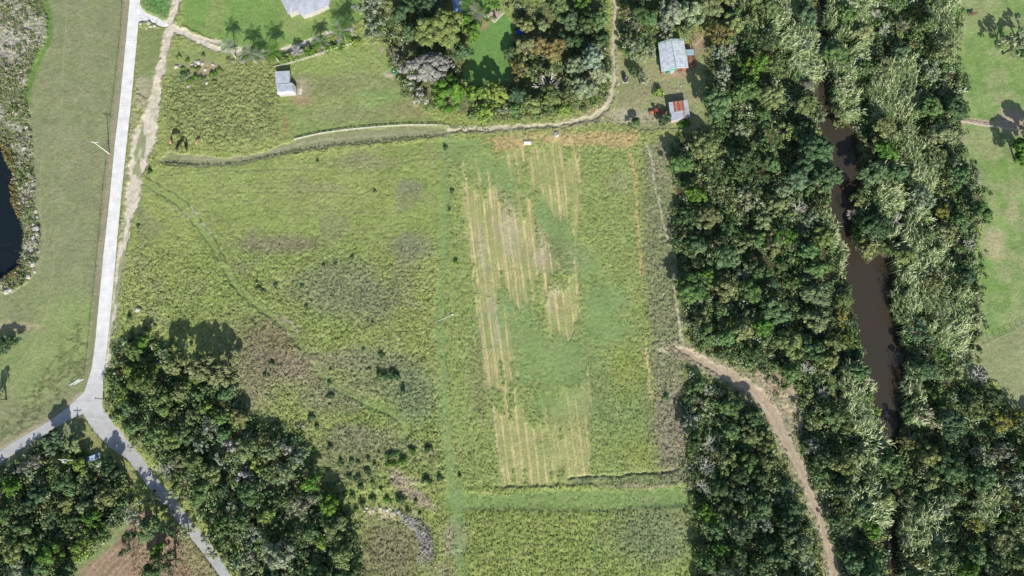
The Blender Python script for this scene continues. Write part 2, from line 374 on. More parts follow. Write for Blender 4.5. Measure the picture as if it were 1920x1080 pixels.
# main pasture
past = pmask([(285,318),(838,262),(828,600),(838,900),(640,930),(600,850),(450,700),(330,620),(232,600),(262,350)], 8)
paint(G, past*sst(.38, .62, n_big), (.275,.33,.10), .8)
paint(G, past*sst(.56, .72, fbm(gx, gy, 12, 33, 4)), (.26,.25,.15), .6)
paint(G, past*sst(.5,.8,n_mid), (.34,.35,.15), .5)
wide = past*(1-sst(250, 420, v0)); paint(G, wide*sst(.35, .85, np.sin((v0+u0*.07)*.42+n_mid*5)), (.235,.29,.10), .55)
rough = np.where((past > .5), .14+.14*sst(420, 520, v0), rough)
for b, c, k in ((blob(520, 458, 80, 16), (.25,.215,.15), .65), (blob(555, 455, 45, 12), (.27,.21,.15), .5), (blob(775, 462, 38, 24), (.235,.235,.17), .6), (blob(640, 540, 75, 55), (.225,.225,.16), .65), (blob(700, 570, 40, 40), (.22,.22,.15), .6),
                (blob(515, 645, 50, 45), (.24,.185,.11), .9), (blob(560, 690, 55, 30), (.31,.24,.18), .85), (blob(480, 700, 30, 60), (.30,.235,.17), .6), (blob(660, 675, 55, 20), (.27,.23,.18), .65), (blob(720, 700, 60, 50), (.22,.24,.15), .6),
                (blob(620, 740, 60, 35), (.25,.215,.17), .6), (blob(700, 830, 90, 25, .6, 10), (.24,.22,.15), .7), (blob(780, 740, 35, 55), (.20,.24,.15), .7), (blob(650, 870, 60, 40), (.23,.23,.12), .7),
                (blob(690, 305, 60, 12), (.28,.25,.16), .6), (blob(600, 352, 50, 7), (.34,.28,.18), .5), (blob(770, 350, 24, 14), (.24,.235,.17), .6), (blob(470, 690, 60, 90), (.23,.20,.15), .45), (blob(590, 540, 80, 30), (.25,.26,.15), .5),
                (blob(350,560,60,30),(.27,.33,.10),.5), (blob(420, 350, 120, 30), (.33,.37,.13), .5)): paint(G, b, c, k)
mow = [[(300,330),(420,322),(560,318),(700,300),(830,285)],[(280,345),(380,350),(480,345),(600,338)],[(480,322),(570,314),(650,302)],[(390,374),(470,378),(560,372)],[(340,365),(450,362),(620,360),(720,372)],[(300,395),(420,398),(560,395),(700,400)],[(400,440),(520,437),(640,436),(760,420)],[(560,300),(680,288),(800,280)],[(640,315),(720,308),(800,300)]]
for i, L in enumerate(mow):
    d = seg_dist(u*.5+u0*.5, v*.5+v0*.5, L, 12); paint(G, (1-sst(.6, 2.2, d))*sst(.35, .5, n_mid+.06), (.17,.20,.08), .6 if i % 2 == 0 else .35); paint(G, 1-sst(.4, 1.6, np.abs(d-2.6)), (.40,.40,.18), .35)
# crop field to the right of the mown strip
crop = pmask([(842,262),(1190,250),(1205,500),(1222,760),(1282,880),(1290,905),(1080,912),(880,925),(845,880),(838,600)], 5)
paint(G, crop, (.285,.335,.115)); rough = np.where(crop > .5, .19, rough)
lush = np.maximum.reduce([blob(930, 330, 70, 28, .6, 28), blob(1040, 420, 60, 26, .6, 60), blob(1100, 500, 60, 26, .6, 45), blob(1140, 590, 50, 60), blob(1030, 670, 100, 55), blob(960, 600, 50, 60), blob(870, 280, 30, 30), blob(1060,760,60,30)])
lush = np.clip(lush*1.2-.5*(1-sst(.3,.65,n_mid)), 0, 1); paint(G, lush*crop, BLUEG, .6); rough -= .1*lush*crop
paint(G, crop*blob(1160, 740, 70, 60), (.20,.25,.13), .5)
paint(G, crop*blob(1030, 480, 70, 25), (.24,.235,.17), .4)
for b, c, k in ((blob(1160, 345, 22, 22), (.36,.30,.23), .85), (blob(1175, 700, 35, 50), (.29,.33,.085), .75), (blob(1160,800,60,60),(.22,.29,.10),.6), (blob(900, 700, 22, 70), (.26,.25,.13), .6), (blob(1200, 850, 50, 25, .5, 10), (.29,.32,.09), .7), (blob(1150, 410, 45, 130), (.275,.32,.11), .7), (blob(1130,560,40,30),(.22,.3,.12),.5)): paint(G, b*crop, c, k)
rows_ = u0-.12*(v0-340)+(vn(gx, gy, 9, 41)-.5)*1.6
ri_ = np.floor(rows_/7.1); vrow = v+(hash2(ri_, ri_*0+3, 71)-.5)*85
def pm2(poly, soft):
    k_ = 1-sst(-soft*.6, soft*.6, poly_sd(u, vrow, poly)); return np.clip(k_*1.2-.5*(1-sst(.25, .6, fbm(gx, gy*.4, 5, 49, 3))), 0, 1)
rows = u0-.12*(v0-340)+(vn(gx, gy, 9, 41)-.5)*1.6
rown = np.abs(((rows/14.2) % 1)-.5)*2                         # 0 on the row line
line = (1-sst(.06, .30, rown))*(.55+.45*sst(.3, .5, vn(gx*0+np.floor(rows/14.2)*7.7, gy, 9, 40)))
rown2 = np.abs(((rows/4.75+.3) % 1)-.5)*2; line2 = (1-sst(.1, .6, rown2))*.6*sst(.3, .6, fbm(gx, gy*.3, 2.0, 42, 2))
brk = .25+.75*sst(.30, .55, fbm(gx, gy*.35, 2.4, 43, 3))
patches = np.maximum.reduce([pm2([(868,330),(900,350),(950,365),(1000,400),(1048,480),(1040,495),(1005,545),(960,545),(905,545),(884,470)], 14),
    .9*pm2([(1016,540),(1086,515),(1084,600),(1058,618),(1025,598)], 9), .85*pm2([(893,545),(925,545),(958,640),(972,712),(916,718)], 9),
    .75*pm2([(948,262),(1090,262),(1088,370),(1080,440),(1045,390),(1000,330),(955,315)], 12), .8*pm2([(928,762),(990,772),(1100,800),(1112,850),(1090,892),(1000,912),(942,925)], 12), .5*pm2([(1040,715),(1105,722),(1108,800),(1060,800)], 12)])
dry = patches*sst(.35, .65, fbm(gx, gy*.5, 5, 45, 3)+.15*patches)
paint(G, patches, (.35,.32,.14), .12); paint(G, dry, (.50,.37,.20), .25)
paint(G, patches*np.maximum(line, line2)*brk, STRAW, 1.0); rough -= .16*patches
core = np.maximum.reduce([blob(950, 420, 24, 60, .5, -14), blob(1012, 465, 18, 40), blob(1042, 570, 14, 34), blob(925,600,10,60,.5,-8), blob(905,470,10,50,.5,-8)])
paint(G, core*sst(.35,.6,fbm(gx, gy*.4, 2, 47, 3))*sst(.0, .5, line+line2+.25), (.56,.44,.35), .6)
paint(G, pmask([(915,256),(1195,246),(1196,280),(1100,272),(930,284)], 7)*sst(.30, .55, n_mid), (.55,.38,.20), .8)
for ln, wd, c in (([(1180,268),(1188,320),(1195,420),(1203,522)], 3.0, (.43,.32,.16)), ([(1211,655),(1215,700),(1219,745)], 2.6, (.47,.36,.2)), ([(1084,275),(1084,330),(1076,440)], 1.2, (.42,.33,.18)),
                  ([(868,300),(878,400),(888,520),(903,640),(918,715)], 1.2, (.45,.38,.22)), ([(925,760),(938,860),(950,935)], 1.4, (.48,.38,.24))):
    paint(G, (1-sst(wd*.5, wd*1.6, seg_dist(u, v, ln, 30)))*sst(.2, .38, n_mid), tuple(q*1.2 for q in c), .95)
paint(G, (1-sst(1, 2.5, seg_dist(u, v, [(905,508),(1000,505),(1190,508)], 20))), (.30,.33,.13), .6)
gs = pmask([(1205,275),(1245,262),(1262,330),(1262,470),(1278,640),(1285,800),(1295,910),(1240,905),(1225,700),(1208,500)], 8)
paint(G, gs, (.245,.26,.14)); paint(G, gs*sst(.46,.66,n_mid), (.31,.27,.18), .5); rough += .05*gs
paint(G, blob(1255, 800, 32, 75), (.30,.245,.185), .8); paint(G, blob(1240, 300, 25, 40), (.34,.29,.2), .5)
paint(G, np.maximum(blob(1244, 650, 14, 11, .8, 30), blob(1233, 637, 6, 5))*sst(.38,.55,n_sm), (.66,.53,.38), .9)
bot = pmask([(848,915),(1300,905),(1300,1140),(700,1140),(690,1000),(780,930)], 6)
paint(G, bot, (.275,.32,.095)); paint(G, bot*blob(1230,1000,80,60), (.22,.25,.15), .7); rough = np.where(bot > .5, .24, rough)
paint(G, pmask([(1060,895),(1290,880),(1292,912),(1080,912)], 5), (.22,.235,.13), .6); paint(G, blob(1200, 912, 60, 4), (.40,.31,.23), .8)
for b in (blob(760, 905, 22, 10), blob(780, 932, 42, 11, .5, 30), blob(745, 895, 14, 16)): paint(G, b, (.42,.33,.25), .85)
paint(G, blob(725, 962, 50, 10)*sst(.38,.55,n_sm), (.80,.66,.46), .95); paint(G, blob(735, 1030, 62, 62), (.25,.205,.14), .85); paint(G, blob(850, 1012, 20, 34), (.42,.32,.26), .8)
paint(G, blob(850, 1020, 6, 25), (.2,.27,.11), .7); paint(G, blob(800, 1015, 14, 40, .5, -15), (.16,.14,.125), .9); paint(G, blob(830,1070,26,16), (.4,.32,.24), .5)
edge = seg_dist(u, v, W4+[W4[0]], 60)
# mown strips and ruts
for L, c in ((STRIP, (.20,.295,.125)), (MOWN, (.21,.305,.12))):
    d = seg_dist(u, v, L, 60, [p[2] for p in L]); m = 1-sst(-6, 7, d+(n_mid-.5)*12); paint(G, m, c, .55); rough = rough*(1-m*.7)+.05*m*.7
sd = seg_dist(u, v, RUT, 40); m = 1-sst(5, 13, sd+(n_mid-.5)*6); gap_ = sst(.0, 12, np.abs(v0-495))*sst(0, 14, np.abs(v0-672)); m = m*gap_; paint(G, m, (.27,.36,.12), .35); rough = rough*(1-m*.5)+.03*m
rut = (1-sst(.6, 2.4, np.abs(sd-7.5)))*sst(.3,.5,n_mid+.1)*gap_; paint(G, rut*(v0 < 640), (.12,.14,.07), .85); paint(G, rut*(v0 < 640)*sst(.66, .75, n_mid), (.45,.38,.34), .9); paint(G, rut*(v0 >= 640), (.15,.19,.07), .7)
for L in W_LINES: paint(G, 1-sst(.4, 1.5, seg_dist(u*.35+u0*.65, v*.35+v0*.65, L, 12)), (.38,.33,.20), .65)
paint(G, 1-sst(1, 3, seg_dist(u, v, LANE_S, 20)), (.18,.17,.09), .75)
paint(G, 1-sst(2, 9, seg_dist(u, v, [(1122,960),(1118,1020),(1120,1140)], 30)), BLUEG, .5)
# lane between the fences
lane = pmask(LANE_N[::-1]+[(500,285),(420,297),(370,291),(318,285),(300,300)]+LANE_S+[(836,240)], 3); paint(G, lane, (.30,.29,.165), .9); rough = np.where(lane > .5, .06, rough)
for L in ([(835,248),(700,255),(620,261),(560,272),(500,288),(420,301),(350,298)],): paint(G, 1-sst(1, 4, seg_dist(u, v, L, 20)), (.40,.35,.24), .65)
# right-hand pasture
rp = pmask([(1785,-60),(2000,-60),(2000,800),(1900,770),(1870,715),(1790,700),(1825,660),(1838,600),(1828,480),(1850,400),(1820,330),(1795,260),(1808,150),(1785,110),(1800,60)], 5)
paint(G, rp, (.215,.315,.095)); rough = np.where(rp > .5, .06, rough)
paint(G, rp*sst(.42, .62, n_mid), (.33,.33,.17), .8); paint(G, rp*sst(.5, .66, n_big), (.30,.33,.16), .5); paint(G, rp*sst(.45, .6, fbm(gx, gy, 3.2, 81, 3)), (.30,.36,.15), .45); paint(G, rp*sst(.55, .68, fbm(gx, gy, 4.5, 82, 3)), (.15,.26,.07), .5)
paint(G, rp*pmask([(1828,652),(2000,575),(2000,900),(1800,800),(1800,700)], 3), (.31,.31,.17), .8)
for b, c, k in ((blob(1845, 230, 50, 6, .4, 6), (.50,.36,.29), .9), (blob(1900, 228, 30, 22), (.50,.36,.29), .9), (blob(1800, 250, 10, 30), (.45,.35,.24), .8), (blob(1825, 350, 12, 32), (.50,.39,.31), .85),
                (blob(1865, 455, 20, 28), (.50,.41,.26), .8), (blob(1828, 590, 9, 60), (.46,.38,.27), .8), (blob(1900, 400, 10, 30), (.45,.38,.24), .6), (blob(1812, 560, 20, 80), (.33,.29,.2), .6), (blob(1882, 76, 5, 6), (.55,.4,.3), .8), (blob(1780, 670, 14, 22), (.42,.34,.22), .8)): paint(G, b, c, k)
# scrubby bank of the pond
sc = pmask(SCRUB, 3); paint(G, sc, (.20,.22,.11), .95); paint(G, sc*sst(.45,.6,n_mid), (.46,.42,.36), .75); paint(G, sc*blob(28, 115, 40, 60)*sst(.35,.55,n_mid), (.50,.43,.41), .8); rough = np.where(sc > .5, .3, rough)
paint(G, 1-sst(3, 8, np.abs(seg_dist(u, v, [(80,-60),(85,0),(95,40),(90,85),(66,125),(55,165),(57,190)], 40))), (.15,.24,.06), .9)
# bare clearing
clr = pmask([(268,958),(292,962),(262,1000),(330,985),(400,1060),(420,1140),(130,1140),(150,1070),(195,1040),(225,1010)], 6); paint(G, clr, (.33,.22,.155)); wv = np.sin(seg_dist(u, v, [(250,1130),(330,1040)], 300)*.55+n_mid*6); paint(G, clr*sst(.1,.9,wv), (.46,.33,.25), .6); paint(G, clr*sst(.5,.62,n_mid), (.24,.155,.11), .6)
paint(G, pmask([(330,985),(345,1000),(400,1060),(425,1100),(370,1100),(345,1030)], 6), (.30,.27,.14), .8)
# wood floors
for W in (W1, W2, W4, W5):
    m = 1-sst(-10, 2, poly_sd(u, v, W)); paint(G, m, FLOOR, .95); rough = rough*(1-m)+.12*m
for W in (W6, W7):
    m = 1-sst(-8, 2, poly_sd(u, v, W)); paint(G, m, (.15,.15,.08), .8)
t4c = pmask(CLEARING, 8); paint(G, t4c, (.38,.32,.22), .95); paint(G, t4c*sst(.4,.55,n_mid), (.52,.39,.28), .8)
t4d = 1-sst(2, 20, seg_dist(u, v, T4, 60, [p[2] for p in T4])); paint(G, t4d, (.37,.31,.22), .85)
# dirt tracks
trk = np.zeros(gx.size)
for L in (T1, T2, T2b, T3, T4, T5):
    d = seg_dist(u, v, L, 60, [p[2] for p in L])+(fbm(gx, gy, 1.3, 78, 2)-.5)*(2 if L in (T3, T5) else 6); trk = np.maximum(trk, 1-sst(-2.5, 2.5, d))
    if L in (T1, T3, T4):
        paint(G, 1-sst(0, 7, d), (.36,.32,.22), .6)
cen = seg_dist(u, v, T4, 40)
paint(G, trk, DIRT, .95); paint(G, trk*((u0 > 835) & (u0 < 1200) & (v0 < 260)), (.40,.35,.22), .85); paint(G, trk*((u0 > 1140) & (u0 < 1170) & (v0 < 215)), (.44,.37,.25), .75); paint(G, (1-sst(.5, 1.6, np.abs(seg_dist(u, v, T3, 30)-.5)))*(v0 < 262), (.66,.55,.42), .7); paint(G, trk*((u0 > 1200) & (v0 > 260) & (v0 < 650) & (u0 < 1280)), (.40,.35,.25), .8); paint(G, trk*sst(.5, .68, n_sm), (.50,.43,.34), .7); paint(G, trk*sst(.50, .60, fbm(gx, gy*.3, 2.0, 77, 3))*sst(190,250,v0)*(u0<330), (.27,.29,.14), .85)
paint(G, trk*(u0 > 1200)*(1-sst(1, 2.5, cen)), (.34,.30,.18), .3); rough = rough*(1-trk)+.03*trk
paint(G, trk*(u0 > 1270)*(v0 > 640), (.45,.325,.235), .9); tl2 = 1-sst(.6, 2.0, np.abs(seg_dist(u, v, T4, 40)-4.2)); paint(G, trk*tl2*(u0 > 1260), (.56,.44,.35), .6)
# river and pond beds
rs = poly_sd(u0, v0, RIVER); riv = 1-sst(-3, 4, rs+(n_sm-.5)*3)
paint(G, 1-sst(0, 9, rs), (.075,.06,.04), .95)
ps = poly_sd(u0+(n_mid-.5)*6, v0, POND); pnd = 1-sst(-7, 3, ps); paint(G, 1-sst(-2, 2, ps), (.05,.045,.03), .95)
flat = 1-sst(-1, 3.5, np.minimum(poly_sd(u0, v0, road_poly), poly_sd(u0, v0, drive_poly)))
# fine variation of the sward itself
tuss = worley(gx, gy, 1.15, 51); tus2 = worley(gx, gy, .62, 53)
rough = np.clip(rough, .02, .5)
h = rough*(1.1*(1-np.minimum(tuss, 1)**2)+.55*(1-np.minimum(tus2, 1)**2)+.5*n_sm)*1.25
h += .25*(n_mid-.5)*(rough > .05)
h = h*(1-flat)-.06*flat-2.3*riv-1.7*pnd
h -= .07*rut+.05*trk
ditch = 1-sst(.3, 4.5, (n_sm-.4)*5+seg_dist(u, v, [(1062,896),(1120,893),(1180,890),(1225,886),(1285,878)], 20)); h -= .42*ditch*sst(.3, .5, n_mid+.1)
outer = (np.abs(gx) > 188) | (gy < -41) | (gy > 162); dist_ = np.maximum.reduce([np.abs(gx)-187, -40-gy, gy-161, gx*0]); fo_ = sst(0, 12, dist_); h *= (1-fo_); far_ = C3((.235,.275,.115))*(.75+.5*fbm(gx, gy, 120, 91, 3))[:, None]; G = G*(1-fo_[:, None])+far_*fo_[:, None]
gvar = .70+.60*(.45*n_ti+.55*vn(gx, gy, 1.1, 61)); G *= (1+(gvar-1)[:, None]*np.clip(rough*5, .5, 1)[:, None])
dryt = sst(.55, .8, vn(gx, gy, 1.7, 63))*np.clip(rough*4, 0, .5); paint(G, dryt*.5, (.36,.33,.17))
lum = (G*np.array([.3,.6,.1])).sum(1, keepdims=True); G = lum+(G-lum)*.98; G *= np.array([[.765,.81,.76]])
# ------------------------------------------------------------------ ground meshes (one sheet, the tracks cut out of it)
idx = np.arange(NX*NY).reshape(NY, NX)
quads = np.stack([idx[:-1, :-1], idx[:-1, 1:], idx[1:, 1:], idx[1:, :-1]], -1).reshape(-1, 4)
qt = trk[quads].mean(1) > .5
def ground_mat():
    m, nt, b = mat_base('ground_cover')
    a = N(nt, 'ShaderNodeAttribute', attribute_name='tone'); g = N(nt, 'ShaderNodeNewGeometry')
    n1 = N(nt, 'ShaderNodeTexNoise'); n1.inputs['Scale'].default_value = 3.2; n1.inputs['Detail'].default_value = 5
    n2 = N(nt, 'ShaderNodeTexNoise'); n2.inputs['Scale'].default_value = .11; n2.inputs['Detail'].default_value = 6
    for n in (n1, n2): nt.links.new(g.outputs['Position'], n.inputs['Vector'])
    r1 = N(nt, 'ShaderNodeMapRange'); r1.inputs['From Min'].default_value = .3; r1.inputs['From Max'].default_value = .7; r1.inputs['To Min'].default_value = .72; r1.inputs['To Max'].default_value = 1.28
    r2 = N(nt, 'ShaderNodeMapRange'); r2.inputs['From Min'].default_value = .3; r2.inputs['From Max'].default_value = .7; r2.inputs['To Min'].default_value = .92; r2.inputs['To Max'].default_value = 1.08
    nt.links.new(n1.outputs['Fac'], r1.inputs['Value']); nt.links.new(n2.outputs['Fac'], r2.inputs['Value'])
    mu = N(nt, 'ShaderNodeMath', operation='MULTIPLY'); nt.links.new(r1.outputs[0], mu.inputs[0]); nt.links.new(r2.outputs[0], mu.inputs[1])
    sc = N(nt, 'ShaderNodeVectorMath', operation='SCALE'); nt.links.new(a.outputs['Color'], sc.inputs[0]); nt.links.new(mu.outputs[0], sc.inputs['Scale'])
    nt.links.new(sc.outputs[0], b.inputs['Base Color']); b.inputs['Roughness'].default_value = .9; b.inputs['Specular IOR Level'].default_value = .1
    bp = N(nt, 'ShaderNodeBump'); bp.inputs['Distance'].default_value = .12; bp.inputs['Strength'].default_value = .6
    nt.links.new(n1.outputs['Fac'], bp.inputs['Height']); nt.links.new(bp.outputs[0], b.inputs['Normal'])
    return m
M['ground'] = ground_mat()
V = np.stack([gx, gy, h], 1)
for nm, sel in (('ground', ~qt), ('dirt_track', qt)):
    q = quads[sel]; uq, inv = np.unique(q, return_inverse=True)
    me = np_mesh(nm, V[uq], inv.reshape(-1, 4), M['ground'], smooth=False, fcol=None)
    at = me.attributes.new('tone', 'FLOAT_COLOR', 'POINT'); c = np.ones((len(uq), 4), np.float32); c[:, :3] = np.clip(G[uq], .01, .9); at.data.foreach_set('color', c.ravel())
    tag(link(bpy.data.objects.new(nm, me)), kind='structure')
def ground_z(x, y):
    i = np.clip(np.searchsorted(ax, x), 0, NX-1); j = np.clip(np.searchsorted(ay, y), 0, NY-1); return h[j*NX+i]
def ground_c(x, y):
    i = np.clip(np.searchsorted(ax, x), 0, NX-1); j = np.clip(np.searchsorted(ay, y), 0, NY-1); return G[j*NX+i], rough[j*NX+i]
# ------------------------------------------------------------------ concrete roads
def conc_mat():
    m, nt, b = mat_base('road_concrete'); g = N(nt, 'ShaderNodeNewGeometry')
    n1 = N(nt, 'ShaderNodeTexNoise'); n1.inputs['Scale'].default_value = .35; n1.inputs['Detail'].default_value = 9; n1.inputs['Roughness'].default_value = .65
    n2 = N(nt, 'ShaderNodeTexNoise'); n2.inputs['Scale'].default_value = 2.6; n2.inputs['Detail'].default_value = 5
    for n in (n1, n2): nt.links.new(g.outputs['Position'], n.inputs['Vector'])
    cr = N(nt, 'ShaderNodeValToRGB'); e = cr.color_ramp.elements; e[0].position = .3; e[0].color = (.47,.46,.44,1); e[1].position = .62; e[1].color = (.62,.612,.60,1)
    nt.links.new(n1.outputs['Fac'], cr.inputs[0])
    sx = N(nt, 'ShaderNodeSeparateXYZ'); nt.links.new(g.outputs['Position'], sx.inputs[0])
    r = N(nt, 'ShaderNodeMapRange'); r.inputs['From Min'].default_value = 0; r.inputs['From Max'].default_value = 40; r.inputs['To Min'].default_value = .62; r.inputs['To Max'].default_value = 1.12
    nt.links.new(sx.outputs['Y'], r.inputs['Value'])
    r2 = N(nt, 'ShaderNodeMapRange'); r2.inputs['From Min'].default_value = .3; r2.inputs['From Max'].default_value = .7; r2.inputs['To Min'].default_value = .95; r2.inputs['To Max'].default_value = 1.04
    nt.links.new(n2.outputs['Fac'], r2.inputs['Value'])
    # saw-cut joints across the slab every five metres
    mo = N(nt, 'ShaderNodeMath', operation='PINGPONG'); mo.inputs[1].default_value = 2.5; nt.links.new(sx.outputs['Y'], mo.inputs[0])
    jt = N(nt, 'ShaderNodeMapRange'); jt.inputs['From Min'].default_value = .0; jt.inputs['From Max'].default_value = .12; jt.inputs['To Min'].default_value = .8; jt.inputs['To Max'].default_value = 1
    nt.links.new(mo.outputs[0], jt.inputs['Value'])
    m1 = N(nt, 'ShaderNodeMath', operation='MULTIPLY'); m2 = N(nt, 'ShaderNodeMath', operation='MULTIPLY')
    nt.links.new(r.outputs[0], m1.inputs[0]); nt.links.new(r2.outputs[0], m1.inputs[1]); nt.links.new(m1.outputs[0], m2.inputs[0]); nt.links.new(jt.outputs[0], m2.inputs[1])
    sc = N(nt, 'ShaderNodeVectorMath', operation='SCALE'); nt.links.new(cr.outputs[0], sc.inputs[0]); nt.links.new(m2.outputs[0], sc.inputs['Scale'])
    nt.links.new(sc.outputs[0], b.inputs['Base Color']); b.inputs['Roughness'].default_value = .85
    return m
M['conc'] = conc_mat()
def ribbon(A, B, ex=3):
    """quads between two edge lines"""
    return [P(*p) for p in A], [P(*p) for p in B]
def resample(L, n):
    L = np.array([P(p[0], p[1])[:2] for p in L]); s = np.concatenate([[0], np.cumsum(np.hypot(*np.diff(L, axis=0).T))])
    t = np.linspace(0, s[-1], n); return np.stack([np.interp(t, s, L[:, 0]), np.interp(t, s, L[:, 1])], 1)
def strip_mesh(name, A, B, n, z=.05, jit=.06):
    a = resample(A, n); b = resample(B, n); a += rng.normal(0, jit*.4, a.shape); b += rng.normal(0, jit*.4, b.shape)
    mb = MB(); vs = [(p[0], p[1], z) for p in a]+[(p[0], p[1], z) for p in b]+[(p[0], p[1], -.12) for p in a]+[(p[0], p[1], -.12) for p in b]
    fs = []
    for i in range(n-1):
        fs += [(i, n+i, n+i+1, i+1), (2*n+i, i, i+1, 2*n+i+1), (n+i, 3*n+i, 3*n+i+1, n+i+1)]
    fs += [(0, 2*n, 3*n, n), (n-1, 2*n-1, 4*n-1, 3*n-1)]
    mb.add(vs, fs); return mb
L1 = ROADL[:]; R1 = ROADR[:-1]+[(192,758)]
tag(strip_mesh('road', L1, R1, 90, jit=.05).build('road', M['conc']), kind='structure')
junc = MB(); ring = [(158,735),(142,750),(128,763),(130,787),(140,782),(156,776),(163,788),(214,797),(207,785),(192,758)]
junc.prism([P(*p) for p in ring], -.12, .046); tag(junc.build('road_junction', M['conc']), kind='structure')
tag(strip_mesh('side_road', SP_T[2:], SP_B[2:], 40).build('side_road', M['conc']), kind='structure')
tag(strip_mesh('lower_road', BR_L[1:], BR_R[1:], 70).build('lower_road', M['conc']), kind='structure')
dv = MB(); dv.prism([P(*p) for p in drive_poly], -.12, .042); tag(dv.build('driveway', M['conc']), kind='structure')
# ------------------------------------------------------------------ water
def water(name, poly, z, mat, grow):
    pts = np.array([P(*p)[:2] for p in poly]); c = pts.mean(0)
    # densify and push outwards a little so the sheet ends inside the banks
    n = len(pts); nx = []
    for i in range(n):
        t = pts[(i+1) % n]-pts[i-1]; nn = np.array([t[1], -t[0]])/(np.hypot(*t)+1e-6); nx.append(pts[i]-nn*grow if False else pts[i]+nn*grow)
    import mathutils.geometry as mg
    tess = mg.tessellate_polygon([[Vector((p[0], p[1], 0)) for p in nx]])
    me = bpy.data.meshes.new(name); me.from_pydata([(p[0], p[1], z) for p in nx], [], [tuple(t) for t in tess]); me.update(); me.materials.append(mat)
    for p in me.polygons:
        if p.normal.z < 0: p.flip()
    return tag(link(bpy.data.objects.new(name, me)), kind='structure')
water('river', RIVER, -1.15, M['river'], -.0)
water('pond', POND, -.75, M['pond'], .0)
# ------------------------------------------------------------------ vegetation
LC = dict(dark=(.034,.058,.024), mid=(.052,.088,.030), olive=(.092,.112,.045), greygreen=(.115,.140,.085), greywhite=(.30,.30,.255), bright=(.075,.155,.022),
          lime=(.145,.215,.045), bluegreen=(.044,.076,.034), greybrown=(.11,.112,.080), orange=(.145,.14,.05), yellow=(.18,.185,.04), yellowgreen=(.115,.155,.05))
for k_ in LC:
    l_ = sum(LC[k_])/3; LC[k_] = tuple(max(.012, (l_+(c_-l_)*(.98 if k_ in ('lime','yellow','yellowgreen','orange','bright') else .98)))*(1.0 if k_ == 'greywhite' else 1.25 if k_ in ('lime','yellow','yellowgreen','orange','bright') else 2.1) for c_ in LC[k_])
CW = dict(dark='dark green', mid='mid green', olive='olive', greygreen='pale grey-green', greywhite='pale grey', bright='bright green', lime='lime green', bluegreen='bluish green',
          greybrown='grey-brown', orange='orange-tinged', yellow='yellow', yellowgreen='yellow-green')
def quad_cloud(pos, nrm, size, rg, aspect=1.0):
    """one small leaf-sized quad per position"""
    n = len(pos); nrm = nrm/(np.linalg.norm(nrm, axis=1, keepdims=True)+1e-9)
    a = rg.normal(size=(n, 3)); t = np.cross(nrm, a); t /= (np.linalg.norm(t, axis=1, keepdims=True)+1e-9)
    b = np.cross(nrm, t); s = size[:, None]*.5
    V = np.stack([pos-t*s-b*s*aspect, pos+t*s*.7-b*s*aspect*1.1, pos+t*s+b*s*aspect*.8, pos-t*s*.8+b*s*aspect], 1)
    return V.reshape(-1, 3), np.arange(4*n).reshape(n, 4)
def crown_data(seed, Rr, Hh, form='dense', leaf=.42):
    rg = np.random.default_rng(seed)
    P_, N_, S_, T_ = [], [], [], []
    nc = int({'dense': 30, 'loose': 22, 'bare': 0}[form]*(Rr/3.2)**1.55)+4
    lob = rg.uniform(0, 6.28, 3); centres = []
    for i in range(nc):
        a = rg.uniform(0, 6.283); q = math.sqrt(rg.uniform(0, 1))
        edge = 1+.20*math.sin(2*a+lob[0])+.14*math.sin(3*a+lob[1])+.08*math.sin(5*a+lob[2])
        r = q*Rr*.86*edge; zt = math.sqrt(max(0, 1-(q*.93)**2))
        z = Hh*.42+Hh*.56*zt*rg.uniform(.72, 1.06)
        if form == 'loose': z = Hh*.4+Hh*.55*rg.uniform(.2, 1)*max(zt, .35)
        centres.append((r*math.cos(a), r*math.sin(a), z, q))
    for (x, y, z, q) in centres:
        rc = rg.uniform(.55, 1.15)*(.75 if form == 'loose' else .95)*(.75+.08*Rr); n = int(95*rc*rc*(1.0 if form == 'dense' else .62))
        d = rg.normal(size=(n, 3)); d /= np.linalg.norm(d, axis=1, keepdims=True); d[:, 2] = np.abs(d[:, 2])*.95-.22
        rad = rc*rg.uniform(.62, 1.08, (n, 1)); p = np.array([x, y, z])+d*rad*np.array([1, 1, .8])
        P_.append(p); N_.append(d+rg.normal(size=(n, 3))*.30+np.array([0, 0, .12])); S_.append(rg.uniform(.65, 1.35, n)*leaf)
        ct = rg.uniform(.74, 1.30)
        T_.append(ct*rg.uniform(.86, 1.16, n))
    return centres, np.concatenate(P_), np.concatenate(N_), np.concatenate(S_), np.concatenate(T_)
def trunk_mb(seed, Rr, Hh, centres, rtr=.16, nl=9):
    rg = random.Random(seed); mb = MB(); top = Vector((rg.uniform(-.3, .3), rg.uniform(-.3, .3), Hh*.42))
    mb.tube((0, 0, -.3), top, rtr*1.5, rtr)
    cs = list(centres); rg.shuffle(cs)
    for c in cs[:nl]:
        e = Vector((c[0]*.9, c[1]*.9, c[2])); m = top.lerp(e, .5)+Vector((0, 0, .3)); mb.tube(top, m, rtr*.7, rtr*.4, 5); mb.tube(m, e, rtr*.4, rtr*.12, 5)
    return mb
CR = {}     # crown meshes by form and size class
def crown_class(form, cls, Rr, Hh, count, s0, leaf=.42):
    out = []
    for k in range(count):
        cen, p, n_, s_, t_ = crown_data(s0+k, Rr, Hh, form, leaf)
        Vq, Fq = quad_cloud(p, n_, s_, np.random.default_rng(s0+k+500))
        me = np_mesh('crown', Vq, Fq, M['leaf'], fval=t_)
        tm = trunk_mb(s0+k, Rr, Hh, cen, .10+.035*Rr); o = tm.build('trunk', M['bark']); tme = o.data; bpy.data.objects.remove(o)
        out.append((me, tme, Rr, Hh))
    CR[(form, cls)] = out
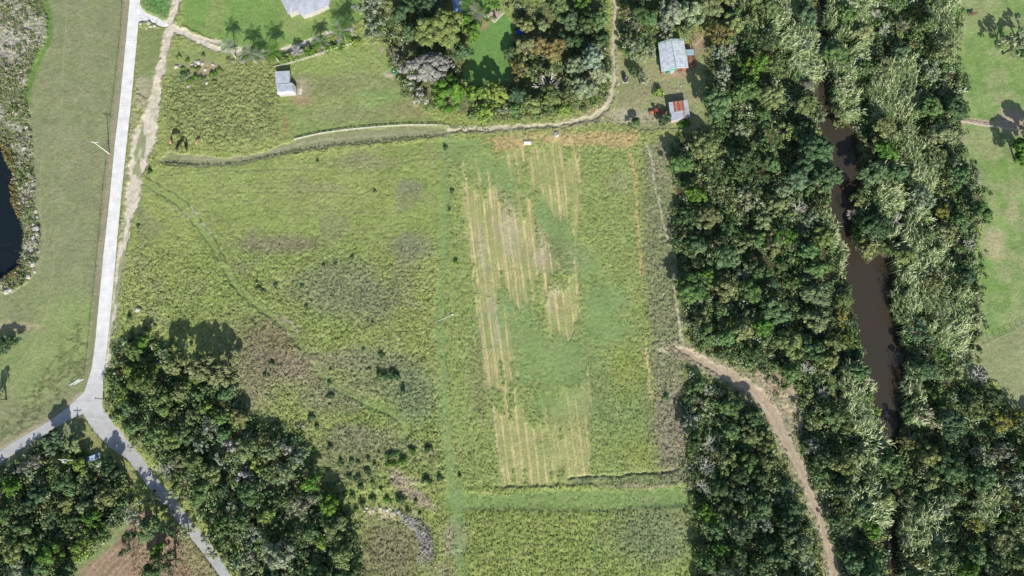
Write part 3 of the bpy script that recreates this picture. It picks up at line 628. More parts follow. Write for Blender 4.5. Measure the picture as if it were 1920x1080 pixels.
crown_class('dense', 's', 1.7, 3.6, 5, 100, .36); crown_class('dense', 'm', 3.1, 6.4, 9, 200, .40); crown_class('dense', 'l', 4.8, 8.6, 8, 300, .44); crown_class('dense', 'x', 7.0, 10.5, 3, 400, .46)
crown_class('loose', 's', 1.7, 3.6, 4, 500, .30); crown_class('loose', 'm', 3.1, 6.2, 5, 600, .32); crown_class('loose', 'l', 4.8, 8.0, 5, 700, .34)
def bare_mesh(seed, Rr, Hh):
    """leafless branching crown"""
    rg = random.Random(seed); mb = MB()
    def grow(p, d, L, r, dep):
        e = p+d*L; mb.tube(p, e, r, r*.6, 4)
        if dep == 0: return
        for k in range(3 if dep > 1 else 4):
            nd = (d+Vector((rg.uniform(-1, 1), rg.uniform(-1, 1), rg.uniform(-.45, .6)))*.8).normalized()
            grow(e if k else p+d*L*.7, nd, L*rg.uniform(.6, .85), r*.58, dep-1)
    grow(Vector((0, 0, -.2)), Vector((0, 0, 1)), Hh*.36, .055*Rr, 0)
    for k in range(6):
        a = 6.283*k/6+rg.uniform(-.4, .4); grow(Vector((0, 0, Hh*.34)), Vector((math.cos(a), math.sin(a), rg.uniform(.5, 1.2))).normalized(), Rr*.42, .032*Rr, 3)
    return mb
BARE = []
for k in range(4):
    o = bare_mesh(40+k, 3.0, 6.0).build('branches', M['palebark']); BARE.append(o.data); bpy.data.objects.remove(o)
TREES = []      # (root, px, py, r, colour word, form) for the labels
def tree(px, py, rpx, colr, h=None, form='dense', name='tree', jit=.12, cat='tree', group=None, label=None):
    """px, py = where the crown is seen; its base is found by going down from the crown's height"""
    s = mpp(px, py); rm = rpx*s*.94
    cls = 's' if rm < 2.3 else 'm' if rm < 3.9 else 'l' if rm < 5.9 else 'x'
    if form == 'loose' and cls == 'x': cls = 'l'
    if form == 'bare':
        me = random.choice(BARE); R0, H0 = 3.0, 6.0; tme = None
    else: me, tme, R0, H0 = random.choice(CR[(form, cls)])
    if h is None: h = H0*rm/R0*random.uniform(.8, 1.1)
    x, y, _ = P(px, py, h*.72)
    r = empty(name, (x, y, float(max(-.6, ground_z(np.array([x]), np.array([y]))[0]))-.05), random.uniform(0, 6.28))
    sc = rm/R0; r.scale = (sc*random.uniform(1-jit, 1+jit), sc*random.uniform(1-jit, 1+jit), h/H0)
    c = bpy.data.objects.new('crown', me); link(c); c.parent = r
    if form != 'bare':
        b = LC[colr]; k = random.uniform(.88, 1.14); c.color = (b[0]*k*random.uniform(.92, 1.1), b[1]*k, b[2]*k*random.uniform(.85, 1.2), 1)
        t = bpy.data.objects.new('trunk', tme); link(t); t.parent = r
    else: c.name = 'branches'
    tag(r, label, cat, group)
    TREES.append([r, px, py, rpx, colr, form, label is None, len(TREES)])
    return r
def name_wood():
    return
# distinctive trees read off the photo: x, y, radius, colour, form
D = [
 # garden of the houses
 (688,8,30,'greygreen','loose'),(722,4,22,'olive','loose'),(700,50,30,'greygreen','loose'),(752,25,20,'dark','dense'),(776,62,24,'bluegreen','dense'),(740,98,14,'greybrown','loose'),(747,115,14,'greybrown','loose'),
 (802,12,30,'dark','dense'),(770,10,18,'dark','dense'),(826,52,44,'yellowgreen','dense'),(868,98,18,'bluegreen','dense'),(800,128,40,'greywhite','dense'),(832,118,20,'greywhite','loose'),(786,182,20,'greywhite','loose'),(770,160,12,'greygreen','loose'),
 (841,176,34,'bright','dense'),(893,178,22,'lime','dense'),(930,174,24,'lime','dense'),(908,212,22,'lime','dense'),(948,205,16,'greygreen','loose'),(886,60,20,'bright','dense'),(875,38,16,'bright','dense'),
 (905,30,16,'yellowgreen','loose'),(928,6,20,'bright','loose'),
 (960,98,16,'dark','dense'),(985,90,22,'olive','dense'),(1010,86,20,'orange','dense'),(1040,92,24,'orange','dense'),(1060,78,16,'bluegreen','dense'),(975,130,22,'orange','loose'),(1012,138,24,'olive','loose'),(1028,152,26,'bare','bare'),
 (1018,48,13,'olive','dense'),(1046,12,26,'yellowgreen','dense'),(1092,10,26,'bright','loose'),(1100,48,22,'dark','dense'),(1122,40,20,'mid','dense'),(1070,35,20,'dark','dense'),(1080,125,24,'greygreen','dense'),(1110,112,28,'greygreen','dense'),(1128,140,22,'greygreen','dense'),
 (1095,165,26,'greygreen','dense'),(970,178,20,'dark','dense'),(998,196,20,'olive','dense'),(1030,182,24,'yellowgreen','dense'),(1062,182,22,'yellowgreen','loose'),(1058,206,16,'lime','dense'),(965,205,14,'mid','dense'),(1110,188,14,'bright','loose'),
 (1090,80,16,'dark','dense'),(1130,75,14,'dark','dense'),
 # beyond the farm track
 (1195,88,28,'greygreen','loose'),(1222,95,16,'greygreen','loose'),(1176,22,16,'orange','loose'),(1200,22,18,'dark','dense'),(1222,35,18,'mid','dense'),(1170,60,10,'dark','dense'),(1236,42,13,'bare','bare'),(1258,22,28,'greygreen','dense'),(1250,55,18,'greygreen','loose'),(1296,25,26,'greygreen','dense'),(1290,52,20,'olive','loose'),
 (1330,14,24,'olive','dense'),(1205,148,13,'greygreen','loose'),(1187,135,9,'dark','dense'),(1191,230,9,'mid','dense'),(1246,224,11,'dark','dense'),(1165,92,6,'dark','dense'),
 (1352,62,28,'orange','loose'),(1366,92,14,'bare','bare'),(1375,45,20,'olive','dense'),
 # accents in the right-hand wood
 (1528,285,38,'bluegreen','dense'),(1545,335,32,'bluegreen','dense'),(1500,330,28,'bluegreen','dense'),(1350,100,20,'greygreen','loose'),(1345,195,34,'mid','dense'),(1400,170,26,'mid','dense'),(1500,388,16,'bare','bare'),(1525,410,16,'greygreen','loose'),
 (1720,22,14,'yellow','loose'),(1690,45,16,'greybrown','loose'),(1660,55,14,'bare','bare'),(1750,130,22,'greygreen','loose'),(1768,395,15,'yellow','dense'),(1686,412,16,'bare','bare'),(1612,378,20,'olive','loose'),(1600,398,12,'bare','bare'),(1627,464,16,'olive','dense'),(1612,440,12,'bright','dense'),
 (1516,690,15,'bare','bare'),(1580,595,16,'yellow','loose'),(1598,640,16,'lime','loose'),(1585,560,16,'yellowgreen','dense'),(1838,702,20,'bare','bare'),(1860,745,20,'dark','dense'),(1878,790,24,'yellow','loose'),(1910,775,16,'yellow','loose'),(1830,770,26,'yellowgreen','loose'),
 (1545,735,12,'bare','bare'),(1625,745,16,'yellowgreen','dense'),(1642,770,12,'lime','loose'),(1770,400,12,'yellow','loose'),(1700,830,18,'orange','loose'),(1830,985,18,'yellow','loose'),(1895,1010,34,'olive','loose'),(1790,205,28,'dark','dense'),
 (1800,330,26,'mid','dense'),(1840,400,22,'mid','dense'),(1700,210,14,'orange','loose'),(1710,85,10,'orange','loose'),(1820,460,14,'bare','bare'),(1515,160,18,'greybrown','loose'),(1510,80,16,'greybrown','loose'),(1645,25,14,'greybrown','bare'),
 (1545,212,14,'greygreen','loose'),(1580,210,14,'olive','loose'),(1575,232,12,'yellowgreen','loose'),
 # lower strip right of the field
 (1328,732,12,'bare','bare'),(1318,760,14,'greygreen','loose'),(1330,832,16,'bare','bare'),(1326,875,16,'bare','bare'),(1318,912,14,'bare','bare'),(1326,962,15,'bright','dense'),(1352,1032,18,'bright','dense'),(1375,765,20,'mid','dense'),(1310,722,12,'mid','dense'),
 # lower-left wood
 (234,690,10,'yellow','loose'),(246,694,11,'lime','dense'),(328,682,24,'olive','dense'),(378,690,26,'olive','dense'),(418,702,30,'olive','dense'),(305,660,9,'bare','bare'),(303,684,9,'bare','bare'),(372,712,11,'lime','dense'),(352,718,10,'lime','dense'),
 (288,690,9,'lime','dense'),(362,778,22,'yellowgreen','loose'),(385,765,14,'lime','loose'),(430,838,14,'greywhite','loose'),(457,890,15,'greywhite','loose'),(475,868,14,'lime','loose'),(534,842,13,'greywhite','loose'),(560,860,16,'greygreen','loose'),
 (502,968,14,'lime','dense'),(600,1017,12,'lime','dense'),(465,925,22,'mid','dense'),(585,905,20,'bright','dense'),(620,950,22,'bright','dense'),(560,945,22,'greybrown','loose'),(570,965,18,'greygreen','loose'),(243,766,14,'bluegreen','dense'),(250,800,16,'mid','dense'),(230,745,16,'lime','loose'),
 (322,822,18,'yellowgreen','dense'),(345,812,18,'mid','dense'),(410,860,14,'greygreen','loose'),(475,1000,18,'greygreen','loose'),(520,1040,26,'greygreen','dense'),(640,1040,24,'olive','dense'),(270,640,16,'bright','dense'),(250,660,18,'mid','dense'),
 # bottom-left wood and the clearing
 (100,828,26,'bluegreen','dense'),(128,866,12,'lime','dense'),(150,874,14,'lime','dense'),(192,872,14,'greygreen','loose'),(205,880,18,'dark','dense'),(240,918,5,'lime','dense'),(280,935,18,'dark','loose'),(248,965,24,'greygreen','loose'),(308,962,14,'mid','loose'),(280,990,24,'mid','dense'),(320,992,18,'dark','loose'),(345,1000,14,'greygreen','loose'),
 (295,1032,13,'bright','dense'),(312,1055,26,'dark','loose'),(245,1006,15,'dark','loose'),(235,1035,14,'dark','loose'),(285,1075,20,'mid','dense'),(205,975,8,'bare','bare'),(150,1028,26,'lime','loose'),(40,880,16,'greybrown','loose'),(60,870,16,'greybrown','loose'),(320,925,12,'greygreen','loose'),(312,880,11,'bare','bare'),(385,1010,16,'greygreen','loose'),(395,1035,14,'greygreen','loose'),
 (358,992,9,'lime','loose'),(244,838,9,'greygreen','loose'),(335,952,8,'greygreen','loose'),
 # lone trees left and right whose shadows lie on the grass
 (10,646,21,'dark','dense'),(-8,748,13,'mid','loose'),(1668,868,22,'mid','dense'),(1662,935,20,'olive','dense'),(1682,900,16,'mid','dense'),(95,826,18,'mid','dense'),(1906,82,32,'greygreen','loose'),(1930,60,20,'greygreen','loose'),(1925,285,28,'bright','dense'),(1945,250,26,'mid','dense'),(1950,110,24,'mid','dense'),
]
for t in D:
    hh_ = None
    if t[3] == 'bare': tree(t[0], t[1], t[2]*1.15, 'greywhite', None, 'bare', 'dead_tree', cat='dead tree')
    else:
        if t[:2] in ((328,682),(378,690),(418,702)): hh_ = 8.6
        if t[:2] == (1906,82): hh_ = 9
        if t[:2] == (10,646): hh_ = 3.6
        if t[:2] == (-8,748): hh_ = 6.5
        if t[:2] in ((841,176),): hh_ = 8
        if t[:2] == (893,178) or t[:2] == (930,174): hh_ = 9
        tree(t[0], t[1], t[2], t[3], hh_, t[4])
taken = [(t[1], t[2], t[3]) for t in TREES]
REEDS = [[(1418,-30),(1502,-30),(1512,80),(1518,150),(1492,160),(1470,110),(1440,60)], [(1556,-30),(1628,-30),(1618,80),(1608,150),(1600,225),(1568,215),(1560,180),(1550,100)],
         [(1640,135),(1715,105),(1722,200),(1715,265),(1650,275),(1632,200)], [(1742,-30),(1796,-30),(1792,120),(1760,110),(1745,60)], [(1690,240),(1750,270),(1760,330),(1735,430),(1770,470),(1815,560),(1820,650),(1790,668),(1740,640),(1700,580),(1672,490),(1700,420),(1700,330)],
         [(1655,290),(1680,300),(1690,420),(1665,480),(1640,380)], [(1545,400),(1568,425),(1592,500),(1580,518),(1552,460)], [(1585,680),(1620,690),(1642,770),(1655,850),(1655,990),(1605,990),(1592,930),(1612,850),(1580,770),(1582,720)],
         [(1705,930),(1765,950),(1765,1110),(1692,1110),(1690,1030)], [(1808,925),(1862,905),(1878,950),(1868,1000),(1828,965)], [(1606,395),(1635,440),(1632,462),(1602,450)], [(1680,540),(1715,590),(1712,690),(1735,800),(1700,800),(1690,700),(1676,600)],[(1525,60),(1500,20),(1512,150),(1540,160)]]
def fill(poly, rmin, rmax, n, pal, seed, hmul=1.0, avoid=(), k=.80, form_l=.3):
    rg = random.Random(seed); xs = [p[0] for p in poly]; ys = [p[1] for p in poly]; made = 0
    for _ in range(n):
        x = rg.uniform(min(xs), max(xs)); y = rg.uniform(min(ys), max(ys))
        if x > 1965 or y > 1120 or x < -50 or y < -45: continue
        r = rmin+(rmax-rmin)*rg.random()**1.3
        a1, a2 = np.array([x]), np.array([y])
        if not in_poly(a1, a2, poly)[0]: continue
        if rg.random() > .12 and any(in_poly(a1, a2, q)[0] for q in REEDS): continue
        d_edge = seg_dist(a1, a2, poly+[poly[0]], 60)[0]
        if d_edge < r*.55: continue
        if poly_sd(a1, a2, CLEARING, 60)[0] < r*.7: continue
        if any((x-a)**2+(y-b)**2 < (k*(r+c))**2 for a, b, c in taken): continue
        if any(seg_dist(a1, a2, L, 60, [p[2] for p in L] if len(L[0]) > 2 else None)[0] < r*.9 for L in avoid): continue
        if poly_sd(a1, a2, RIVER, 60)[0] < r*.7: continue
        taken.append((x, y, r)); c = rg.choices([p[0] for p in pal], [p[1] for p in pal])[0]
        tree(x, y, r, c, None, 'loose' if rg.random() < form_l or c in ('greybrown', 'greygreen') else 'dense'); made += 1
    return made
PALW = [('dark', 3), ('mid', 7), ('olive', 5), ('greygreen', 2), ('bluegreen', 1.5), ('bright', 1), ('yellowgreen', 1.6), ('greybrown', .7)]
PALE_ = [('dark', 5), ('mid', 5), ('olive', 2), ('bluegreen', 3), ('greygreen', 1.5), ('yellowgreen', 1.2), ('greybrown', .6)]
PALL = [('dark', 2.5), ('mid', 7), ('olive', 6), ('yellowgreen', 2.6), ('greygreen', 2), ('bright', 1), ('greybrown', .6)]
nW = fill([p for p in W1], 17, 30, 2600, PALW, 1, avoid=(T4,))
nW2 = fill(W2, 16, 26, 700, PALE_, 2, avoid=(T4,))
nW4 = fill(W4, 15, 26, 1100, PALL, 3)
nW5 = fill(W5, 15, 26, 800, PALL, 4)
fill(W6, 14, 24, 260, PALW, 5, k=.85); fill(W7, 12, 20, 100, PALW, 6)
# past 300 trees of a kind: the smallest fillers become one object of stuff
nD = len(D); keepn = 285-len([t for t in D if t[3] != 'bare'])
fillers = sorted([T for T in TREES[nD:]], key=lambda T: -T[3]*(1 if 0 < T[1] < 1920 and 0 < T[2] < 1080 else .01))
drop = fillers[keepn:]; dv_, df_, dc_ = [], [], []; base = 0
for T in drop:
    r = T[0]; bpy.context.view_layer.update
    Mx = (Matrix.Translation(r.location) @ r.rotation_euler.to_matrix().to_4x4() @ Matrix.Diagonal((*r.scale, 1)))
    for ch in [c for c in COL.objects if c.parent == r]:
        if ch.name.startswith('crown'):
            me = ch.data; n = len(me.vertices); a = np.empty(n*3, np.float32); me.vertices.foreach_get('co', a); a = a.reshape(-1, 3)
            m4 = np.array(Mx); a = a @ m4[:3, :3].T+m4[:3, 3]; ti = np.empty(n//4, np.float32); me.attributes['tint'].data.foreach_get('value', ti)
            dv_.append(a); df_.append(np.arange(n).reshape(-1, 4)+base); dc_.append(ti[:, None]*np.array(ch.color)[None, :3]); base += n
        bpy.data.objects.remove(ch)
    bpy.data.objects.remove(r)
if dv_:
    me = np_mesh('small_trees', np.concatenate(dv_), np.concatenate(df_), M['tone'], fcol=np.concatenate(dc_)); tag(link(bpy.data.objects.new('small_trees', me)), kind='stuff')
dd_ = set(T[-1] for T in drop); TREES = [T for T in TREES if T[-1] not in dd_]
print('trees', len(TREES), 'merged', len(drop))
# ------------------------------------------------------------------ labels that point to one tree each
LM = [(1262,100,'white-roofed cabin'),(1273,205,'rusty-roofed shed'),(866,8,'house roof among garden trees'),(905,90,'shaded garden lawn'),(935,22,'paved terrace'),(1153,60,'upper farm track'),(840,242,'meeting of lane and field'),(1184,40,'hoop frame'),
      (1540,60,'narrow top of the river'),(1585,280,'upper bend of the river'),(1618,430,'reedy spit in the river'),(1640,590,'wide part of the river'),(1665,760,'lower narrows of the river'),(1670,920,'hidden lower river'),(1672,1040,'last river stretch'),
      (1820,27,'lone cow on the right pasture'),(1830,230,'pink earth bank on the right pasture'),(1838,360,'bare pink patch by the right wood'),(1850,500,'right-hand pasture edge'),(1832,650,'fence across the right pasture'),(1890,800,'lower corner of the right pasture'),(1900,960,'lower right corner'),(1770,1060,'bottom reeds'),(1790,880,'lower right wood middle'),
      (1262,300,'top right corner of the crop field'),(1262,480,'narrow footpath by the crop field'),(1275,640,'gate end of the forest track'),(1400,735,'forest track bend'),(1450,740,'sandy clearing on the forest track'),(1500,860,'forest track straight'),(1540,970,'narrow forest track'),(1570,1070,'bottom end of the forest track'),
      (1400,300,'upper middle of the right wood'),(1420,430,'centre of the right wood'),(1440,560,'lower middle of the right wood'),(1400,80,'top of the right wood'),(1450,200,'wood behind the rusty-roofed shed'),(1290,950,'lower right corner of the mown strip'),(1380,900,'lower strip of wood'),(1400,1050,'bottom of the lower wood strip'),
      (185,760,'road junction'),(200,680,'white road by the lower-left wood'),(240,850,'lower road above the bend'),(290,915,'lower road middle'),(350,980,'lower road shaded part'),(420,1070,'bottom end of the lower road'),(430,640,'top shadow of the lower-left wood'),(330,760,'upper half of the lower-left wood'),(440,800,'right flank of the lower-left wood'),(480,930,'middle of the lower-left wood'),(590,860,'tip beside the brown scrub'),(560,1040,'foot of the lower-left wood'),(690,1020,'brown patch below the pasture'),
      (60,850,'side road'),(120,856,'pole with a transformer'),(60,950,'bottom-left wood centre'),(30,1050,'bottom-left corner'),(180,950,'wood beside the bare clearing'),(250,1040,'bare brown clearing'),(10,640,'left edge bare patch'),(1700,150,'upper reed bed across the river'),(1730,360,'reed bed right of the river bend'),(1750,560,'broad reed bed right of the wide river'),(1700,30,'top reeds across the river'),(640,80,'tall palm'),(1900,60,'top right corner')]
DIRW = ['right of', 'lower right of', 'below', 'lower left of', 'left of', 'upper left of', 'above', 'upper right of']
NUMW = ['', 'second nearest ', 'third nearest ', 'fourth nearest ', 'fifth nearest ', 'sixth nearest ', 'seventh nearest ', 'eighth nearest ', 'ninth nearest ', 'tenth nearest ', 'eleventh nearest ', 'twelfth nearest ', 'thirteenth nearest ', 'fourteenth nearest ']
grp = {}
for T in TREES:
    r, px, py, rp, colr, form, auto, _n = T
    if not auto: continue
    j = min(range(len(LM)), key=lambda i: (LM[i][0]-px)**2+(LM[i][1]-py)**2); lx, ly, ph = LM[j]
    a = math.degrees(math.atan2(py-ly, px-lx)) % 360; d = DIRW[int((a+22.5)//45) % 8]
    if form == 'bare': kind = 'leafless pale grey tree'
    else:
        szw = 'small' if rp < 15 else 'broad' if rp > 25 else 'medium'
        kind = '%s %s %stree' % (szw, CW[colr], 'open ' if form == 'loose' else '')
    grp.setdefault((kind, d, ph), []).append((math.hypot(px-lx, py-ly), T))
for (kind, d, ph), L in grp.items():
    L.sort(key=lambda e: e[0])
    for i, (dd, T) in enumerate(L):
        r = T[0]; n = (NUMW[i] if i < len(NUMW) else 'farther ') if len(L) > 1 else ''
        if len(L) > 1 and i == 0: n = 'nearest '
        r['label'] = '%s %s%s the %s' % (kind, n, d, ph)
        x, y = T[1], T[2]
        r['group'] = 'leafless trees' if T[5] == 'bare' else 'trees of the right-hand woods' if x > 1270 else 'trees of the lower left woods' if y > 600 else 'garden trees'
# ------------------------------------------------------------------ undergrowth between and under the trees (stuff)
def spread(poly, dens, seed, pad=0):
    rg = np.random.default_rng(seed); xs = [p[0] for p in poly]; ys = [p[1] for p in poly]
    xs = [min(max(x, -70), 1990) for x in xs]; ys = [min(max(y, -60), 1130) for y in ys]
    A = (max(xs)-min(xs))*(max(ys)-min(ys)); n = int(A*dens); x = rg.uniform(min(xs), max(xs), n); y = rg.uniform(min(ys), max(ys), n)
    m = in_poly(x, y, poly); return x[m], y[m]
TRALL = [T1, T2, T3, T4, T5]
def clear(x, y, pad=2.0):
    m = poly_sd(x, y, RIVER, 60) > 5
    m &= poly_sd(x, y, road_poly, 60) > pad
    for L in TRALL: m &= seg_dist(x, y, L, 60, [p[2] for p in L]) > pad
    return m
def clumps(name, px, py, rad, hgt, cols, seed, leaf=.36, per=34, dens=1.0):
    rg = np.random.default_rng(seed); n = len(px); X, Y = PXY(px, py, 0); Z = np.maximum(ground_z(X, Y), -.9)
    rad = rad*rg.uniform(.6, 1.3, n); hgt = hgt*rg.uniform(.5, 1.3, n); k = np.maximum(5, (per*dens*rad**2).astype(int)); ii = np.repeat(np.arange(n), k); m = len(ii)
    d = rg.normal(size=(m, 3)); d /= np.linalg.norm(d, axis=1, keepdims=True); d[:, 2] = np.abs(d[:, 2]); q = rg.uniform(.5, 1.05, (m, 1))
    p = np.stack([X[ii], Y[ii], Z[ii]], 1)+d*q*np.stack([rad[ii], rad[ii], hgt[ii]], 1)
    col = np.array(cols)[rg.integers(0, len(cols), n)]*rg.uniform(.75, 1.3, (n, 1)); fc = col[ii]*rg.uniform(.75, 1.3, (m, 1))
    V_, F_ = quad_cloud(p, d+rg.normal(size=(m, 3))*.5+np.array([0, 0, .2]), rg.uniform(.7, 1.3, m)*leaf, rg)
    me = np_mesh(name, V_, F_, M['tone'], fcol=fc); return tag(link(bpy.data.objects.new(name, me)), kind='stuff')
px_, py_ = [], []
for i, (W, dn) in enumerate(((W1, .0115), (W2, .0115), (W4, .011), (W5, .011), (W6, .006), (W7, .008))):
    x, y = spread(W, dn, 70+i); px_.append(x); py_.append(y)
x = np.concatenate(px_); y = np.concatenate(py_)
cx_ = poly_sd(x, y, CLEARING, 60) > 0; bd = ~in_poly(x, y, [(1225,60),(1312,60),(1318,236),(1245,236)]) & ~in_poly(x, y, [(835,-60),(905,-60),(890,30),(840,30)]) & ~in_poly(x, y, [(862,60),(885,80),(968,50),(960,160),(900,175),(865,160)])
m = clear(x, y) & cx_ & bd
clumps('undergrowth', x[m], y[m], 1.5, 2.3, [LC['dark'], LC['mid'], LC['olive'], LC['mid'], LC['yellowgreen'], LC['mid'], LC['greygreen'], LC['olive']], 81, .40, 22)
# a low scrubby fringe that softens the wood margins
fx, fy = [], []
for i, W in enumerate((W1, W2, W4)):
    pts = W+[W[0]]
    for a, b in zip(pts[:-1], pts[1:]):
        L = math.hypot(b[0]-a[0], b[1]-a[1]); n = int(L/5)
        t = rng.uniform(0, 1, n); fx.append(a[0]+(b[0]-a[0])*t+rng.normal(0, 7, n)); fy.append(a[1]+(b[1]-a[1])*t+rng.normal(0, 7, n))
fx = np.concatenate(fx); fy = np.concatenate(fy); m = clear(fx, fy) & (fx > -60) & (fx < 1980) & (fy > -50) & (fy < 1120)
clumps('scrub_fringe', fx[m], fy[m], .9, 1.1, [LC['mid'], LC['olive'], LC['dark'], LC['greybrown'], LC['yellowgreen']], 82, .32, 34)
# ------------------------------------------------------------------ reeds (stuff)
def reeds():
    Vs, Fs, Cs = [], [], []; base = 0; rg = np.random.default_rng(5)
    X, Y, K = [], [], []
    for i, poly in enumerate(REEDS):
        x, y = spread(poly, .060 if i not in (4, 5, 8) else .05, 300+i); m = poly_sd(x, y, RIVER, 60) > -1; x = x[m]; y = y[m]
        X.append(x); Y.append(y); K.append(np.full(len(x), i))
    px = np.concatenate(X); py = np.concatenate(Y); k = np.concatenate(K); X, Y = PXY(px, py, 3.0); n = len(X); Z = np.maximum(ground_z(X, Y), -1)
    patch = fbm(X, Y, 5, 90, 2); keep = patch > .33; X, Y, Z, patch = X[keep], Y[keep], Z[keep], patch[keep]; n = len(X); print('reeds', n)
    hg = rg.uniform(3.2, 5.6, n)*(.75+.5*patch)
    lean_a = (fbm(X, Y, 9, 92, 2)-.5)*5+math.radians(60); lean = rg.uniform(.15, .75, n)
    tone = np.array([(.36,.44,.20), (.27,.37,.14), (.46,.50,.27), (.15,.25,.08), (.08,.15,.05)])
    def strip(bx, by, bz, ang, L, rise, droop, w, col, segs=3):
        nonlocal base
        m = len(bx); t = np.linspace(0, 1, segs+1)
        dx, dy = np.cos(ang), np.sin(ang); nxp, nyp = -dy, dx
        pts = []
        for s in t:
            out = L*s; z = bz+rise*s-droop*s*s; ww = w*(1-.75*s)*.5+.01
            pts.append(np.stack([bx+dx*out-nxp*ww, by+dy*out-nyp*ww, z], 1)); pts.append(np.stack([bx+dx*out+nxp*ww, by+dy*out+nyp*ww, z+ww*.6], 1))
        A = np.stack(pts, 1).reshape(-1, 3); nv = 2*(segs+1); idx = base+np.arange(m)[:, None]*nv
        for q in range(segs):
            Fs.append(np.stack([idx[:, 0]+2*q, idx[:, 0]+2*q+1, idx[:, 0]+2*q+3, idx[:, 0]+2*q+2], 1)); Cs.append(col)
        Vs.append(A); base += len(A)
    cc = tone[rg.choice(5, n, p=[.3, .25, .15, .2, .1])]
    la = lean_a+rg.normal(0, .45, n)
    strip(X, Y, Z, la, hg*lean*.8, hg, hg*.12, .13, cc*.8)                      # the cane
    for j in range(8):
        s = rg.uniform(.35, 1.0, n); a = la+rg.normal(0, .9, n); sx = X+np.cos(la)*hg*lean*.8*s; sy = Y+np.sin(la)*hg*lean*.8*s; sz = Z+hg*s-hg*.12*s*s
        strip(sx, sy, sz, a, rg.uniform(.8, 1.9, n), rg.uniform(.2, .7, n), rg.uniform(.4, 1.2, n), rg.uniform(.09, .17, n), cc*rg.uniform(.75, 1.25, (n, 1)))
    s = .98; sx = X+np.cos(la)*hg*lean*.78; sy = Y+np.sin(la)*hg*lean*.78        # the pale plume
    sel = rg.random(n) < .55
    strip(sx[sel], sy[sel], (Z+hg*.88)[sel], la[sel], rg.uniform(.7, 1.4, n)[sel], np.full(n, .45)[sel], np.full(n, .35)[sel], np.full(n, .20)[sel], (np.tile([[.58,.60,.38]], (n, 1))*rg.uniform(.75, 1.1, (n, 1)))[sel])
    me = np_mesh('reeds', np.concatenate(Vs), np.concatenate(Fs), M['tone'], fcol=np.concatenate(Cs))
    tag(link(bpy.data.objects.new('reeds', me)), kind='stuff')
reeds()
# ------------------------------------------------------------------ grass tufts (stuff)
def tufts(n):
    rg = np.random.default_rng(9); px = rg.uniform(-30, 1950, n); py = rg.uniform(-30, 1110, n); X, Y = PXY(px, py, 0); c, rf = ground_c(X, Y)
    keep = (rf > .09+.25*rg.random(n)**2) & (poly_sd(px, py, RIVER, 60) > 4) & (poly_sd(px, py, road_poly, 60) > 1.5)
    for W in (W1, W2, W4, W5): keep &= ~in_poly(px, py, W) | (rg.random(n) < .15)
    X, Y, c, rf = X[keep], Y[keep], c[keep], rf[keep]; m = len(X); Z = ground_z(X, Y); print('tufts', m)
    hgt = rg.uniform(.12, .5, m)*(.4+2.2*rf); p = np.stack([X, Y, Z+hgt*.4], 1)
    nr = rg.normal(size=(m, 3)); nr[:, 2] = np.abs(nr[:, 2])*.8+.15
    V_, F_ = quad_cloud(p, nr, rg.uniform(.22, .55, m)*(.6+1.5*rf), rg, .6)
    yv = rg.random((m, 1)); cc = c*rg.uniform(.65, 1.3, (m, 1))*(1-.25*yv)+np.array([[.36,.37,.11]])*.25*yv
    me = np_mesh('rough_grass', V_, F_, M['tone'], fcol=np.clip(cc, .01, .9)); tag(link(bpy.data.objects.new('rough_grass', me)), kind='stuff')
tufts(330000)
# ------------------------------------------------------------------ buildings
def Pv(px, py, h): return Vector(P(px, py, h))
def lerp(a, b, t): return a+(b-a)*t
def corr(mb, a, b, c, d, n, amp=.035, t=.03):
    """corrugated sheet between edge a-b (top) and d-c (bottom); ribs run a->d"""
    nrm = (b-a).cross(d-a).normalized()
    if nrm.z < 0: nrm = -nrm
    vs, fs = [], []
    m = 2*n+1
    for i in range(m):
        s = i/(m-1); o = nrm*(amp if i % 2 else 0)
        vs += [lerp(a, b, s)+o, lerp(d, c, s)+o, lerp(a, b, s)+o-nrm*t, lerp(d, c, s)+o-nrm*t]
    for i in range(m-1):
        k = 4*i; fs += [(k, k+1, k+5, k+4), (k+2, k+6, k+7, k+3), (k, k+4, k+6, k+2), (k+1, k+3, k+7, k+5)]
    fs += [(0, 2, 3, 1), (4*m-4, 4*m-3, 4*m-1, 4*m-2)]
    mb.add(vs, fs)
def root(name, px, py, label, cat, group=None, rz=0, z=0):
    p = P(px, py, z); gz = 0.0
    return tag(empty(name, (p[0], p[1], gz+z), rz), label, cat, group)
def part(mb, name, mat, r, **k):
    """build in world coordinates, then hang under the thing"""
    o = mb.build(name, mat, None, **k); o.parent = r; bpy.context.view_layer.update()
    o.matrix_parent_inverse = r.matrix_world.inverted(); return o
def fit(r): bpy.context.view_layer.update()
# --- the cabin -----------------------------------------------------
cb = root('cabin', 1264, 102, 'timber cabin with white corrugated gable roof and teal and red gable wall', 'cabin')
eh, rh = 2.7, 4.1
nw, ne = Pv(1234, 80, eh), Pv(1281.5, 73, eh); sw, se = Pv(1240, 135, eh), Pv(1291, 127.5, eh); rn, rs_ = Pv(1258.5, 72.5, rh), Pv(1267.5, 127, rh)
w_ = MB(); e_ = MB(); corr(w_, nw, rn, rs_, sw, 1, 0); 
m_ = MB(); corr(m_, rn, nw, sw, rs_, 0 or 1, 0)
rw = MB()
def rib_slope(mb, top0, top1, bot1, bot0, n, amp=.05):
    # ribs run from ridge (top) to eave (bottom)
    corr(mb, top0, top1, bot1, bot0, n, amp)
rib_slope(rw, rn, rs_, sw, nw, 18); part(rw, 'roof_slope', M['roofwhite'], cb)
re_ = MB(); rib_slope(re_, rn, rs_, se, ne, 18); part(re_, 'roof_slope', M['roofwhite'], cb)
